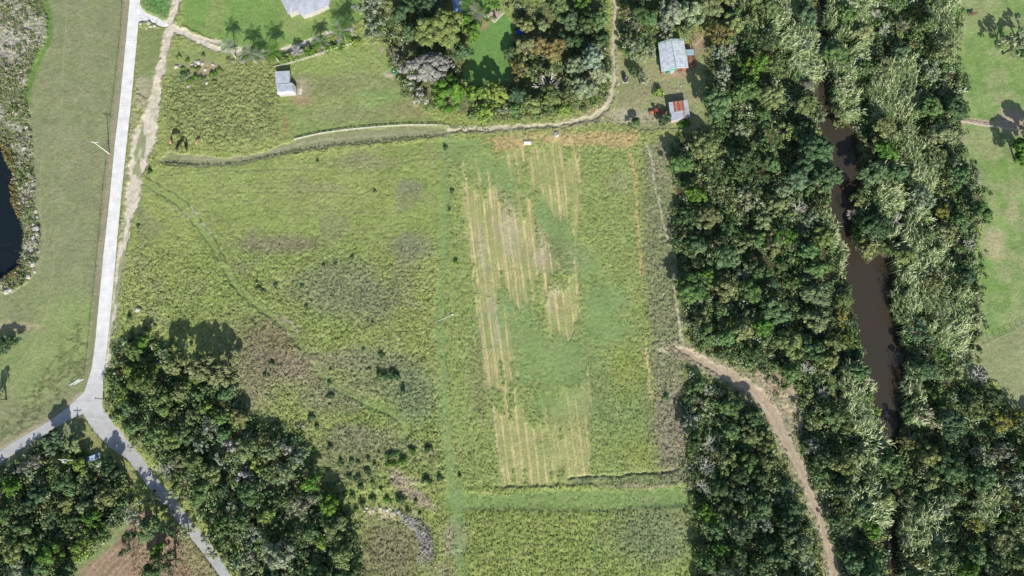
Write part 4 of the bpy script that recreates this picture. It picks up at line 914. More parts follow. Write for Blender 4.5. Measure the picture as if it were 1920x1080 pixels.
rc = MB(); rc.tube(rn+Vector((0, 0, .06)), rs_+Vector((0, 0, .06)), .12, .12, 6); part(rc, 'ridge_cap', M['roofgreen'], cb)
fl = MB(); up = Vector((0, 0, .08)); d_ = (rs_-rn).normalized()*.9
fl.slab([rn+up, rn+d_+up, nw+d_*1.2+up, nw+up], .03); fl.slab([rn+up, ne+up, ne+d_*.7+up, rn+d_+up], .03); part(fl, 'roof_flashing', M['roofgreen'], cb)
ins = lambda a, c, t=.06: lerp(a, c, t)
c0 = (nw+ne+sw+se)/4
g = [Vector((v.x, v.y, 0)) for v in (ins(nw, c0), ins(ne, c0), ins(se, c0, .09), ins(sw, c0, .09))]
wl = MB(); wl.slab([Vector((p.x, p.y, eh-.12)) for p in g], eh-.15); part(wl, 'wall', M['teal'], cb)
gb = MB(); a, b = g[3], g[2]; mid = (a+b)/2; south = (a-g[0]).normalized()*.09
def gable(A, B, Mid, off):
    mb = MB(); vs = [A+Vector((0, 0, eh-.15)), B+Vector((0, 0, eh-.15)), Mid+Vector((0, 0, rh-.2))]; mb.add(vs+[v+off for v in vs], [(0, 1, 2), (5, 4, 3), (0, 3, 4, 1), (1, 4, 5, 2), (2, 5, 3, 0)]); return mb
part(gable(a, b, mid, south*-.9), 'gable', M['teal'], cb)
def wall_piece(t0, t1, z0, z1, mat, name, out=.03, th=.08):
    mb = MB(); p, q = lerp(a, b, t0)+south*(out/.09), lerp(a, b, t1)+south*(out/.09); o = south*(th/.09)
    mb.slab([Vector((v.x, v.y, z1)) for v in (p, q, q+o, p+o)], z1-z0); return part(mb, name, mat, cb)
wall_piece(.55, 1.0, .0, 2.5, M['brick'], 'timber_cladding'); wall_piece(.0, .12, .0, 2.5, M['brick'], 'timber_cladding')
dr = wall_piece(.36, .50, .0, 2.05, M['wallgrey'], 'door', .10, .06)
wp = wall_piece(.16, .30, .9, 1.8, M['glass'], 'window', .10, .05); wall_piece(.66, .84, .9, 1.8, M['glass'], 'window', .16, .05)
pc = MB(); o1 = south*14; pc.slab([Vector((v.x, v.y, .16)) for v in (lerp(a, b, -.04)+south, lerp(a, b, 1.02)+south, lerp(a, b, 1.02)+o1, lerp(a, b, -.04)+o1)], .2); part(pc, 'porch_floor', M['paver'], cb)
rail = MB()
for t in np.linspace(-.03, 1.0, 9):
    q = lerp(a, b, t)+o1*.96; rail.tube(q, q+Vector((0, 0, .95)), .04)
rail.tube(lerp(a, b, -.03)+o1*.96+Vector((0, 0, .95)), lerp(a, b, 1)+o1*.96+Vector((0, 0, .95)), .04); part(rail, 'porch_rail', M['brick'], cb)
# the deck on the east side
dk = root('deck', 1297, 110, 'red-brown timber deck with rails against the right side of the white-roofed cabin', 'deck')
def pl(mb, pts, h, t): mb.slab([Pv(x, y, h) for x, y in pts], t)
b1 = MB(); pl(b1, [(1291,100),(1301,99),(1305,125),(1292,127)], .4, .35); pl(b1, [(1284,78),(1293,77),(1299,99),(1290,100)], .38, .33); part(b1, 'floor', M['brick'], dk)
for k, L in enumerate(([(1301,99),(1305,125)], [(1305,125),(1293,127)], [(1293,77),(1300,97)])):
    mb = MB(); p, q = Pv(*L[0], .4), Pv(*L[1], .4); n = 6
    for i in range(n+1):
        z = lerp(p, q, i/n); mb.tube(z, z+Vector((0, 0, 1)), .045)
    mb.tube(p+Vector((0, 0, 1)), q+Vector((0, 0, 1)), .05); mb.tube(p+Vector((0, 0, .5)), q+Vector((0, 0, .5)), .03); part(mb, 'railing', M['brick'], dk)
aw = root('awning', 1295, 98, 'small striped blue and white awning over the deck beside the cabin', 'awning')
A0, A1, A2, A3 = Pv(1286,93,2.5), Pv(1300,92.5,2.3), Pv(1302,103,2.3), Pv(1289,104,2.5)
for i in range(7):
    mb = MB(); mb.slab([lerp(A0, A1, i/7), lerp(A0, A1, (i+.96)/7), lerp(A3, A2, (i+.96)/7), lerp(A3, A2, i/7)], .04); part(mb, 'slat', M['roofpale'] if i % 2 else plain('awning_blue', (.22, .42, .5), .6) if i == 0 else bpy.data.materials['awning_blue'], aw)
ps_ = MB(); [ps_.tube(v, Vector((v.x, v.y, 0.1)), .05) for v in (A1, A2)]; part(ps_, 'post', M['brick'], aw)
# --- rusty-roofed shed ---------------------------------------------
sh = root('shed', 1274, 206, 'small shed with rust-striped pale iron roof below the cabin', 'shed')
hN, hS = 2.6, 2.2
a, b, c, d = Pv(1253.5, 192, hN), Pv(1289, 187, hN), Pv(1294, 219, hS), Pv(1258.5, 227, hS)
nsh = 9
for i in range(nsh):
    mb = MB(); s0, s1 = i/nsh, (i+1.0)/nsh; t0, t1 = lerp(a, b, s0), lerp(a, b, s1); q0, q1 = lerp(d, c, s0), lerp(d, c, s1)
    mN = lerp(t0, q0, .56), lerp(t1, q1, .56); rusty = 1 < i < 7
    corr(mb, t0, t1, mN[1], mN[0], 3, .04); part(mb, 'roof_sheet', M['rust'] if rusty and i % 2 == 0 else M['roofrust'] if rusty else M['roofpale'], sh)
    mb = MB(); z = Vector((0, 0, .03)); corr(mb, mN[0]+z, mN[1]+z, q1+z, q0+z, 3, .04); part(mb, 'roof_sheet', M['roofrust'] if i == 6 else M['roofpale'], sh)
c0 = (a+b+c+d)/4; gg = [lerp(v, c0, .07) for v in (a, b, c, d)]
mb = MB(); mb.slab([v-Vector((0, 0, .12)) for v in gg], .02)
for i in range(4):
    p, q = gg[i], gg[(i+1) % 4]; off = (c0-(p+q)/2); off.z = 0; off = off.normalized()*.1; vs = [p-Vector((0, 0, .1)), q-Vector((0, 0, .1)), Vector((q.x, q.y, 0)), Vector((p.x, p.y, 0))]
    mb.add(vs+[v+off for v in vs], [(0, 1, 2, 3), (7, 6, 5, 4), (0, 4, 5, 1), (1, 5, 6, 2), (2, 6, 7, 3), (3, 7, 4, 0)])
part(mb, 'wall', M['wallgrey'], sh)
jk = root('scrap_pile', 1288, 222, 'jumble of pinkish boards and planks at the shed\'s lower right corner', 'scrap pile'); rg = random.Random(3)
for i in range(7):
    mb = MB(); p = Pv(1281+rg.uniform(0, 11), 217+rg.uniform(0, 9), .0); Mx = Matrix.Translation(p+Vector((0, 0, .15+.1*i))) @ Matrix.Rotation(rg.uniform(0, 3), 4, 'Z') @ Matrix.Rotation(rg.uniform(-.2, .2), 4, 'X')
    mb.box(-.8, .8, -.12, .12, -.03, .03, Mx); part(mb, 'board', [M['rust'], M['palewood'], M['paver']][i % 3], jk)
# --- animal shelter with two roofs ----------------------------------
s1 = root('shelter', 530, 148, 'small stable with flat pale blue-grey roof touching the ribbed one', 'stable')
a, b, c, d = Pv(516, 134, 2.7), Pv(543, 132.5, 2.7), Pv(543, 154.5, 2.4), Pv(516.5, 157, 2.4)
mb = MB(); corr(mb, a, b, c, d, 9, .03); part(mb, 'roof', M['roofpale'], s1)
def walls(pts, r, mat, t=.06, drop=.1):
    c0 = sum(pts, Vector())/len(pts); gg = [lerp(v, c0, t) for v in pts]; mb = MB()
    for i in range(len(gg)):
        p, q = gg[i], gg[(i+1) % len(gg)]; off = (c0-(p+q)/2); off.z = 0; off = off.normalized()*.1; vs = [p-Vector((0, 0, drop)), q-Vector((0, 0, drop)), Vector((q.x, q.y, -.05)), Vector((p.x, p.y, -.05))]
        mb.add(vs+[v+off for v in vs], [(0, 1, 2, 3), (7, 6, 5, 4), (0, 4, 5, 1), (1, 5, 6, 2), (2, 6, 7, 3), (3, 7, 4, 0)])
    return part(mb, 'wall', mat, r)
walls([a, b, c, d], s1, M['wallgrey'])
s2 = root('shelter', 536, 168, 'small stable with ribbed white two-pitch roof, the lower of the joined pair', 'stable')
a, b, c, d = Pv(518, 158, 2.3), Pv(548, 155, 2.3), Pv(549, 170.5, 2.6), Pv(519.5, 173, 2.6)
mb = MB(); corr(mb, d, c, b, a, 8, .05); part(mb, 'roof_slope', M['roofwhite'], s2)
e1, e2 = Pv(521, 177.5, 2.1), Pv(555.5, 174.5, 2.1)
mb = MB(); corr(mb, d+Vector((0, 0, .02)), c+Vector((0, 0, .02)), e2, e1, 8, .05); part(mb, 'roof_slope', M['roofpale'], s2)
mb = MB(); mb.slab([b-Vector((0, 0, .05)), Pv(555, 163, 2.0), e2-Vector((0, 0, .03)), c-Vector((0, 0, .05))], .03); part(mb, 'side_roof', M['wallgrey'], s2)
walls([a, b, Pv(555, 163, 2.0), Pv(554, 174, 2.1), Pv(521, 177, 2.1)], s2, M['wallgrey'])
# --- big house at the top edge ---------------------------------------
hs = root('house', 575, -5, 'house with broad pale grey roof cut by the top edge behind the palms', 'house')
out = [(520,-14),(540,27),(556,19),(566,29.5),(585,24),(600,17),(617.5,8),(626,-40),(600,-90),(520,-80)]
E = [Pv(x, y, 2.9) for x, y in out]; rd = [Pv(560, -25, 4.4), Pv(592, -32, 4.4)]
mb = MB(); vs = E+rd; n = len(E); k, l = n, n+1
fs = [(0, 1, k), (1, 2, k), (2, 3, k), (3, 4, l, k), (4, 5, l), (5, 6, l), (6, 7, l), (7, 8, l), (8, 9, k, l), (9, 0, k)]
mb.add(vs, fs); mb.add([v-Vector((0, 0, .05)) for v in vs], [tuple(reversed(f)) for f in fs]); rf = part(mb, 'roof', M['roofpale'], hs)
rbm = MB()
for x0, y0, x1, y1 in ((548,6,540,26),(566,2,566,28),(586,-4,585,23),(604,-8,602,16)): rbm.tube(Pv(x0, y0, 3.75), Pv(x1, y1, 3.0), .05, .05, 5)
o = part(rbm, 'gutter_seam', M['roofwhite'], hs)
walls([lerp(v, sum(E, Vector())/n, .05) for v in E], hs, M['wallgrey'], .02)
vt = MB(); p = Pv(608, 14, 0); 
vr = root('veranda_planter', 608, 16, 'low timber edging beside the lower right corner of the grey house roof', 'edging'); mb = MB(); mb.slab([Pv(592, 24, .3), Pv(618, 11, .3), Pv(619, 13, .3), Pv(594, 26, .3)], .3); part(mb, 'beam', M['palewood'], vr)
# --- second house between the trees ----------------------------------
h2 = root('house', 862, 5, 'house with pale roof and blue side strip mostly hidden between garden trees', 'house')
o2 = [(852,-50),(853,2),(858,14),(866,25),(874,24),(882,10),(890,-2),(895,-50)]; E = [Pv(x, y, 3.2) for x, y in o2]
mb = MB(); mb.slab(E, .12); part(mb, 'roof', M['roofpale'], h2)
mb = MB(); mb.slab([Pv(846,-30,2.6), Pv(847,0,2.6), Pv(852,22,2.6), Pv(860,20,2.6), Pv(854,2,2.6), Pv(852,-30,2.6)], .08); part(mb, 'side_roof', plain('blue_roof', (.16, .30, .55), .5), h2)
walls(E, h2, M['wallgrey'])
# --- terrace with furniture -------------------------------------------
tr = root('terrace', 935, 22, 'pinkish paved terrace with pale kerb at the head of the garden lawn', 'terrace')
tp = [(914,30),(927,43),(957,12),(955,0),(950,-30),(925,-30),(930,0),(922,18)]
mb = MB(); mb.slab([Pv(x, y, .15) for x, y in tp], .3); part(mb, 'paving', M['paver'], tr)
mb = MB()
for p, q in (((914,30),(927,43)), ((927,43),(957,12))):
    p, q = Pv(*p, 0), Pv(*q, 0); dn = (q-p).normalized(); nn = Vector((-dn.y, dn.x, 0))*.12; mb.slab([v+Vector((0, 0, .22)) for v in (p-nn, q-nn, q+nn, p+nn)], .25)
part(mb, 'kerb', M['kerb'], tr)
for i, (x, y, lb) in enumerate(((930,21,'round dark table in the middle of the paved terrace'),(950,11,'round dark table in the upper right of the paved terrace'))):
    t = root('garden_table', x, y, lb, 'table', 'terrace tables'); mb = MB(); c = Pv(x, y, .15)
    mb.tube(c+Vector((0, 0, .70)), c+Vector((0, 0, .75)), .62, .62, 18); part(mb, 'tabletop', M['darkmetal'], t); mb = MB(); mb.tube(c, c+Vector((0, 0, .7)), .07); mb.tube(c, c+Vector((0, 0, .05)), .3, .25, 12); part(mb, 'pedestal', M['darkmetal'], t)
    for j in range(3):
        a_ = j*2.1+i; cc = c+Vector((math.cos(a_)*1.1, math.sin(a_)*1.1, 0)); ch = tag(empty('garden_chair', cc, a_), ['dark chair %s of the %s terrace table', 'dark chair %s of the %s terrace table', 'dark chair %s of the %s terrace table'][0] % (['right', 'upper left', 'lower left'][j] if not i else ['upper right', 'left', 'below'][j], ['middle', 'upper right'][i]), 'chair', 'terrace chairs')
        for nm, bx in (('seat', (-.24, .24, -.24, .24, .42, .47)), ('backrest', (.2, .25, -.24, .24, .49, .95))): mb = MB(); mb.box(*bx); mb.build(nm, M['darkmetal'], ch)
        for lx in (-.21, .19):
            for ly in (-.21, .19): mb = MB(); mb.box(lx, lx+.04, ly, ly+.04, 0, .417); mb.build('leg', M['darkmetal'], ch)
pt = root('potted_plant', 936, 36, 'dark leafy potted plant near the tip of the paved terrace', 'plant'); mb = MB(); c = Pv(928, 35, .15); mb.tube(c, c+Vector((0, 0, .5)), .25, .35, 12); part(mb, 'pot', M['wallgrey'], pt)
def leafball(name, c, r, hgt, colr, parent, seed, leaf=.3, n=170):
    rg = np.random.default_rng(seed); d = rg.normal(size=(n, 3)); d /= np.linalg.norm(d, axis=1, keepdims=True); d[:, 2] = np.abs(d[:, 2])
    lob = 1+.25*np.sin(3*np.arctan2(d[:, 1], d[:, 0])+seed)
    p = d*rg.uniform(.45, 1.05, (n, 1))*np.stack([r*lob, r*lob, np.full(n, hgt)], 1); V_, F_ = quad_cloud(p, d+rg.normal(size=(n, 3))*.5, rg.uniform(.7, 1.3, n)*leaf, rg)
    me = np_mesh(name, V_, F_, M['leaf'], fval=rg.uniform(.6, 1.4, n)); o = link(bpy.data.objects.new(name, me)); o.color = (*LC[colr], 1); o.location = c
    if parent: o.parent = parent; o.matrix_parent_inverse = parent.matrix_basis.inverted()
    return o
leafball('leaves', c+Vector((0, 0, .4)), .6, .8, 'mid', pt, 3)
# --- blue canopy --------------------------------------------------------
bc = root('canopy_tent', 975, 58, 'bright blue canopy in the tree shade right of the garden lawn', 'canopy')
q4 = [Pv(966,60,2.1), Pv(979,50,2.1), Pv(986,56,2.1), Pv(974,66,2.1)]; ap = sum(q4, Vector())/4+Vector((0, 0, .7)); mb = MB(); mb.add(q4+[ap], [(0, 1, 4), (1, 2, 4), (2, 3, 4), (3, 0, 4)]); part(mb, 'cloth', M['blue'], bc)
for v in q4: mb = MB(); mb.tube(v, Vector((v.x, v.y, 0)), .03); part(mb, 'leg', M['wire'], bc)
# --- hoop frame -----------------------------------------------------------
hf = root('hoop_frame', 1184, 40, 'bare white hoop tunnel frame among trees by the upper farm track', 'tunnel frame')
ends = []
for i, (x0, y0, x1, y1) in enumerate(((1171,33,1193,29),(1173,42,1195,38),(1175,52,1197,49),(1177,62,1198,59))):
    p, q = Pv(x0, y0, 0), Pv(x1, y1, 0); mb = MB(); prev = None; row = []
    for k in range(13):
        t = math.pi*k/12; c = lerp(p, q, .5-.5*math.cos(t))+Vector((0, 0, 2.3*math.sin(t)**.8)); row.append(c)
        if prev is not None: mb.tube(prev, c, .05, .05, 6)
        prev = c
    part(mb, 'hoop', M['whitepaint'], hf); ends.append(row)
for k in (3, 6, 9):
    mb = MB()
    for i in range(3): mb.tube(ends[i][k], ends[i+1][k], .045, .045, 6)
    part(mb, 'purlin', M['whitepaint'], hf)
# --- tank, tractor, trailer ----------------------------------------------
wt = root('water_tank', 1172, 149, 'dark grey upright tank on a pale plinth beside the farm track and a dark bush', 'water tank'); c = Pv(1172, 152, 0)
mb = MB(); mb.box(c.x-.9, c.x+.9, c.y-.9, c.y+.9, 0, .3); part(mb, 'plinth', M['palewood'], wt); mb = MB()
for z0, z1, r0, r1 in ((.3, .9, .8, .8), (.9, .95, .84, .84), (.95, 1.6, .8, .8), (1.6, 1.65, .84, .84), (1.65, 2.1, .8, .7), (2.1, 2.3, .7, .25)): mb.tube(c+Vector((0, 0, z0)), c+Vector((0, 0, z1)), r0, r1, 20)
part(mb, 'tank', M['black'], wt); mb = MB(); mb.tube(c+Vector((0, 0, 2.3)), c+Vector((0, 0, 2.4)), .28, .26, 14); part(mb, 'lid', M['wallgrey'], wt)
def wheel(mb1, mb2, c, ax_, r, w):
    mb1.tube(c-ax_*w/2, c+ax_*w/2, r, r, 20); mb2.tube(c-ax_*(w/2+.01), c+ax_*(w/2+.01), r*.5, r*.5, 14)
tc = root('tractor', 1225, 212, 'small red and orange tractor parked left of the rusty-roofed shed', 'tractor', rz=R(8)); B = Matrix.Identity(4)
def lp(nm, mat, parent, f):
    mb = MB(); f(mb); return mb.build(nm, mat, parent, bevel=.02)
lp('bonnet', M['orange'], tc, lambda m: (m.box(-1.5, -.2, -.38, .38, .6, 1.15), m.box(-1.56, -1.503, -.33, .33, .65, 1.05)))
lp('body', M['red'], tc, lambda m: (m.box(-.197, .9, -.32, .32, .5, .95),))
lp('seat', M['black'], tc, lambda m: (m.box(.3, .75, -.22, .22, .953, 1.05), m.box(.7, .78, -.22, .22, 1.052, 1.4)))
for s in (-1, 1):
    lp('mudguard', M['red'], tc, lambda m: (m.box(.1, 1.2, .42*s-.0 if s > 0 else -.78, .78 if s > 0 else -.42, 1.22, 1.27),))
    for nm, x, rr, w in (('rear_wheel', .65, .58, .3), ('front_wheel', -1.15, .36, .2)):
        w1, w2 = MB(), MB(); wheel(w1, w2, Vector((x, .6*s, rr)), Vector((0, 1, 0)), rr, w); o = w1.build(nm, M['black'], tc); w2.build('rim', M['palewood'], o)
lp('canopy', M['red'], tc, lambda m: m.box(-.1, 1.1, -.6, .6, 2.0, 2.06))
for x in (0, 1.0):
    for y in (-.5, .5): lp('canopy_post', M['darkmetal'], tc, lambda m: m.tube((x, y, .93), (x, y, 1.997), .025))
lp('steering_wheel', M['black'], tc, lambda m: m.tube((.05, 0, 1.25), (.08, 0, 1.28), .2, .2, 14)); lp('exhaust', M['darkmetal'], tc, lambda m: m.tube((-1, .2, 1.1), (-1, .2, 1.8), .035))
tl = root('trailer', 1241, 212, 'open red farm trailer with pinkish load between tractor and rusty-roofed shed', 'trailer', rz=R(5))
lp('bed', M['orange'], tl, lambda m: (m.box(-1.0, 1.0, -.8, .8, .55, .62), m.box(-1.0, 1.0, -.8, -.75, .622, 1.0), m.box(-1.0, 1.0, .75, .8, .622, 1.0), m.box(-1.0, -.95, -.747, .747, .622, 1.0), m.box(.95, 1.0, -.747, .747, .622, 1.0)))
lp('drawbar', M['darkmetal'], tl, lambda m: m.tube((-1, 0, .55), (-1.6, 0, .45), .04))
for s in (-1, 1): w1, w2 = MB(), MB(); wheel(w1, w2, Vector((0, .9*s, .33)), Vector((0, 1, 0)), .33, .18); o = w1.build('wheel', M['black'], tl); w2.build('rim', M['palewood'], o)
ldd = MB(); rg = random.Random(5)
for i in range(9): ldd.box(-.15, .15, -.12, .12, -.1, .1, Matrix.Translation((rg.uniform(-.7, .7), rg.uniform(-.5, .5), .75+.05*i*.5)) @ Matrix.Rotation(rg.uniform(0, 3), 4, 'Z'))
lo = tag(ldd.build('firewood_load', M['paver']), 'pinkish blocks heaped in the open red farm trailer', 'load'); lo.location = tl.location; lo.rotation_euler = tl.rotation_euler
# --- trough, tub, pole bits ------------------------------------------------
tg = root('water_trough', 989, 269, 'white rectangular trough by the dead tree at the top of the crop field', 'trough'); c = Pv(989, 269.5, 0)
mb = MB(); L, W_ = 1.2, .42
mb.box(c.x-L, c.x+L, c.y-W_, c.y+W_, .0, .12)
for bx in ((c.x-L, c.x+L, c.y-W_, c.y-W_+.1), (c.x-L, c.x+L, c.y+W_-.1, c.y+W_), (c.x-L, c.x-L+.1, c.y-W_+.102, c.y+W_-.102), (c.x+L-.1, c.x+L, c.y-W_+.102, c.y+W_-.102)): mb.box(*bx, .123, .75)
part(mb, 'basin', M['whitepaint'], tg); mb = MB(); mb.box(c.x-L+.1, c.x+L-.1, c.y-W_+.1, c.y+W_-.1, .6, .66); part(mb, 'cover', M['whitepaint'], tg)
tb = root('tub', 739, 136, 'round dark green tub with pale water at the garden edge beside the grey tree', 'tub'); c = Pv(739, 136, 0)
mb = MB(); n = 22; r_o, r_i = .8, .68
ring = [(r_o, 0), (r_o*1.03, .6), (r_i, .6), (r_i*.97, .1)]; vs = [(c.x+r*math.cos(6.283*k/n), c.y+r*math.sin(6.283*k/n), z) for r, z in ring for k in range(n)]; fs = [(j*n+k, j*n+(k+1) % n, (j+1)*n+(k+1) % n, (j+1)*n+k) for j in range(3) for k in range(n)]+[tuple(range(4*n-1, 3*n-1, -1))]
mb.add(vs, fs); part(mb, 'shell', M['green'], tb); mb = MB(); mb.tube((c.x, c.y, .101), (c.x, c.y, .42), .655, .66, n); part(mb, 'water', water_mat('tub_water', (.05,.12,.10), .1), tb)
fb = MB(); fb.box(-.2, .2, -.12, .12, 0, .12); fo = tag(fb.build('float_block', M['whitepaint'], bevel=.03), 'small white block floating in the dark green tub', 'float'); fo.location = (c.x-.05, c.y+.1, .4)
def utility_pole(px, py, hgt, rz, label, trans=False, mat='polec', arm=2.4):
    x, y, _ = P(px, py); r = tag(empty('utility_pole', (x, y, 0), rz), label, 'utility pole', 'utility poles by the road'); mb = MB(); mb.tube((0, 0, -.3), (0, 0, hgt), .17, .11, 12); mb.build('pole', M[mat], r)
    mb = MB(); mb.box(-arm/2, arm/2, .12, .22, hgt-.62, hgt-.48); mb.build('crossarm', M[mat], r)
    for k in (-1, 0, 1): mb = MB(); q = Vector((k*arm*.45, .17, hgt-.48)) if k else Vector((0, 0, hgt)); mb.tube(q, q+Vector((0, 0, .12)), .07, .05, 8); mb.tube(q+Vector((0, 0, .12)), q+Vector((0, 0, .24)), .08, .03, 8); mb.build('insulator', M['whitepaint'], r)
    mb = MB(); mb.tube((-.8, .10, hgt-.55), (0, .12, hgt-1.3), .03); mb.tube((.8, .10, hgt-.55), (0, .12, hgt-1.3), .03); mb.build('brace', M['wire'], r)
    if trans: mb = MB(); mb.tube((0, -.42, hgt-2.0), (0, -.42, hgt-1.0), .33, .33, 16); mb.tube((0, -.42, hgt-1.0), (0, -.42, hgt-.9), .3, .1, 16); mb.build('transformer', M['roofpale'], r)
    return r
utility_pole(205.5, 288.5, 9.0, R(-4), 'pale utility pole with crossarm on the left verge halfway up the white road')
utility_pole(150, 862, 9.0, R(2), 'utility pole with a transformer drum rising from the bottom-left trees', True)
utility_pole(196, 749, 5.2, R(60), 'short thin pole beside the right edge of the road junction', arm=1.2, mat='wood')
fp = root('fallen_pole', 834, 596, 'thin white pole lying tilted across the mown strip in mid pasture', 'pole'); mb = MB(); mb.tube(Pv(821, 602, .35), Pv(848, 590, .45), .07, .05, 8); part(mb, 'shaft', M['polec'], fp); mb = MB(); mb.tube(Pv(847,590.4,.45), Pv(850,589.2,.5), .2, .2, 10); part(mb, 'end_cap', M['whitepaint'], fp)
f2 = root('marker_post', 552, 613, 'short white post lying by the wheel ruts in the pasture', 'post'); mb = MB(); mb.tube(Pv(547, 614, .3), Pv(556, 612.5, .35), .09, .07, 8); part(mb, 'shaft', M['whitepaint'], f2); mb = MB(); mb.tube(Pv(556, 612.4, .35), Pv(558, 612.2, .35), .13, .13, 8); part(mb, 'cap', M['whitepaint'], f2)
def gate(x0, y0, x1, y1, label, hgt=1.3, mat='roofpale', lean=0.0):
    p, q = Pv(x0, y0, 0), Pv(x1, y1, 0); r = tag(empty('gate', p), label, 'gate', 'metal farm gates'); up = Vector((lean, lean*.3, hgt)); mb = MB()
    z = Vector((0, 0, .15)); mb.tube(p+z, p+up, .05); mb.tube(q+z, q+up, .05); mb.tube(p+up, q+up, .05); mb.tube(p+z, q+z, .05); part(mb, 'frame', M[mat], r)
    for k in (1, 2, 3): mb = MB(); t = k/4; mb.tube(lerp(p+z, p+up, t), lerp(q+z, q+up, t), .03); part(mb, 'bar', M[mat], r)
    mb = MB(); mb.tube(lerp(p, q, .05)+z, lerp(p, q, .95)+up, .03); part(mb, 'diagonal', M[mat], r)
gate(139, 722, 157, 711, 'pale tubular gate leaning in the roadside fence above the junction', 1.3, lean=-.8)
gate(1173+0, 245, 1174, 245.2, '') if False else None
gate(878, 252, 886, 254, 'narrow weathered stile in the fence at the top of the crop field', 1.2, 'wood')
# --- small sign board, roadside things
sg = root('sign_board', 197, 712, 'small blue board on posts between white road and trees', 'sign'); mb = MB(); c = Pv(197, 713, 0); mb.box(c.x-.6, c.x+.6, c.y-.03, c.y+.03, .9, 1.5); part(mb, 'panel', plain('sign_blue', (.12, .3, .45), .5), sg)
for k in (-1, 1): mb = MB(); mb.tube((c.x+.5*k, c.y+.07, 0), (c.x+.5*k, c.y+.07, 1.5), .04); part(mb, 'post', M['wood'], sg)
# parked pale blue van roof among the trees
vn_ = root('parked_car', 178, 858, 'pale blue car parked in the shade of the junction trees', 'car', rz=R(20))
def carbody():
    mb = MB(); prof = [(-2.1, .35), (-2.1, .75), (-1.2, .92), (-.75, 1.38), (.9, 1.42), (1.6, .95), (2.1, .85), (2.1, .35)]; n = len(prof)
    vs = [(x, s*(.82 if z < 1 else .66), z) for s in (-1, 1) for x, z in prof]; mb.add(vs, [tuple(range(n-1, -1, -1)), tuple(range(n, 2*n))]+[(i, (i+1) % n, n+(i+1) % n, n+i) for i in range(n)]); return mb
carbody().build('body', plain('pale_blue_paint', (.35, .45, .6), .35), vn_, bevel=.05)
for nm, vs in (('windscreen', [(-1.17, -.68, .95), (-1.17, .68, .95), (-.80, .60, 1.35), (-.80, -.60, 1.35)]), ('rear_window', [(1.52, -.66, 1.02), (.97, -.58, 1.41), (.97, .58, 1.41), (1.52, .66, 1.02)])):
    mb = MB(); mb.add([(x-(.02 if x < 0 else -.02), y, z+.02) for x, y, z in vs]+[(x, y, z-.01) for x, y, z in vs], [(0, 1, 2, 3), (7, 6, 5, 4), (0, 4, 5, 1), (1, 5, 6, 2), (2, 6, 7, 3), (3, 7, 4, 0)]); mb.build(nm, M['glass'], vn_)
for sx in (-1.3, 1.3):
    for s in (-1, 1): w1, w2 = MB(), MB(); wheel(w1, w2, Vector((sx, .78*s, .33)), Vector((0, 1, 0)), .33, .2); o = w1.build('wheel', M['black'], vn_); w2.build('rim', M['roofpale'], o)
# ------------------------------------------------------------------ fences
M['darkwire'] = plain('dark_wire', (.13, .12, .11), .6)
def fence(pts, label, step=3.2, hgt=1.25, wires=3, post='wood', name='wire_fence', cat='fence', rail=None, pr=.075, group=None, side=None, kinds=None):
    W = np.array([P(*p)[:2] for p in pts]); s = np.concatenate([[0], np.cumsum(np.hypot(*np.diff(W, axis=0).T))]); n = max(2, int(s[-1]/step)+1); t = np.linspace(0, s[-1], n)
    X = np.interp(t, s, W[:, 0]); Y = np.interp(t, s, W[:, 1]); rg = random.Random(int(pts[0][0]*7+pts[0][1])); r = tag(empty(name, (X[0], Y[0], 0)), label, cat, group); tops = []
    base = MB(); base.tube((0, 0, -.3), (0, 0, 1), pr, pr*.85, 7); bo = base.build('post', M[post], r); first = True
    for i in range(n):
        o = bo if first else bo.copy()
        if not first: COL.objects.link(o); o.parent = r
        first = False; hh_ = hgt*rg.uniform(.92, 1.12); o.location = (X[i]-X[0], Y[i]-Y[0], 0); o.scale = (1, 1, hh_); o.rotation_euler = (rg.uniform(-.05, .05), rg.uniform(-.05, .05), 0); tops.append(Vector((X[i], Y[i], 0)))
    for k in range(wires):
        z = hgt*(k+1)/(wires+.15); mb = MB()
        for i in range(n-1): mb.tube(tops[i]+Vector((0, 0, z)), tops[i+1]+Vector((0, 0, z)), .018 if rail is None else rail, None, 4)
        part(mb, 'wire' if rail is None else 'rail', M['darkwire'] if rail is None else M['palewood'], r)
    return r
fence([(231,-30),(229,12),(227,50),(222,105),(215,160),(209,212),(204,262),(199,312),(193,362),(187,430),(181,495),(174,560),(168,620),(163,670),(159,705)], 'wire fence on dark posts along the left verge of the white road', 8.5, 1.3)
fence([(139,723),(120,742),(90,762),(55,788),(20,812),(-30,840)], 'wire fence on short posts along the upper side of the side road', 5.5, 1.1)
fence(LANE_S, 'post and wire fence along the top edge of the main pasture', 4.2, 1.3, pr=.09)
fence(LANE_N, 'pale rail fence along the bottom of the stable paddock', 4.2, 1.1, 2, 'palewood', 'rail_fence', rail=.07)
fence([(824,236),(845,240)], 'short dark timber fence end beside the meeting of lane and field', 1.6, 1.2, 2, rail=.05)
fence(FIELD_N, 'wire fence across the top of the crop field', 5.5, 1.25)
fence([(521,266),(521.5,240),(521.5,210),(522,180)], 'thin pale wire fence dropping from the stables to the lane', 3.0, 1.1, 3, 'palewood')
fence([(516,128),(545,121),(580,110),(620,97),(652,87),(673,81)], 'pale rail fence rising from the stables to the grey-green tree', 3.4, 1.2, 2, 'palewood', 'rail_fence', rail=.07)
fence([(1798,229),(1820,233),(1840,237),(1870,241),(1898,245),(1950,251)], 'pale rail fence on dark posts by the pink bank on the right pasture', 2.2, 1.2, 2, 'wood', 'rail_fence', rail=.06)
fence([(1822,655),(1850,641),(1880,627),(1920,606),(1970,584)], 'wire fence crossing the right pasture diagonally', 2.0, 1.4)
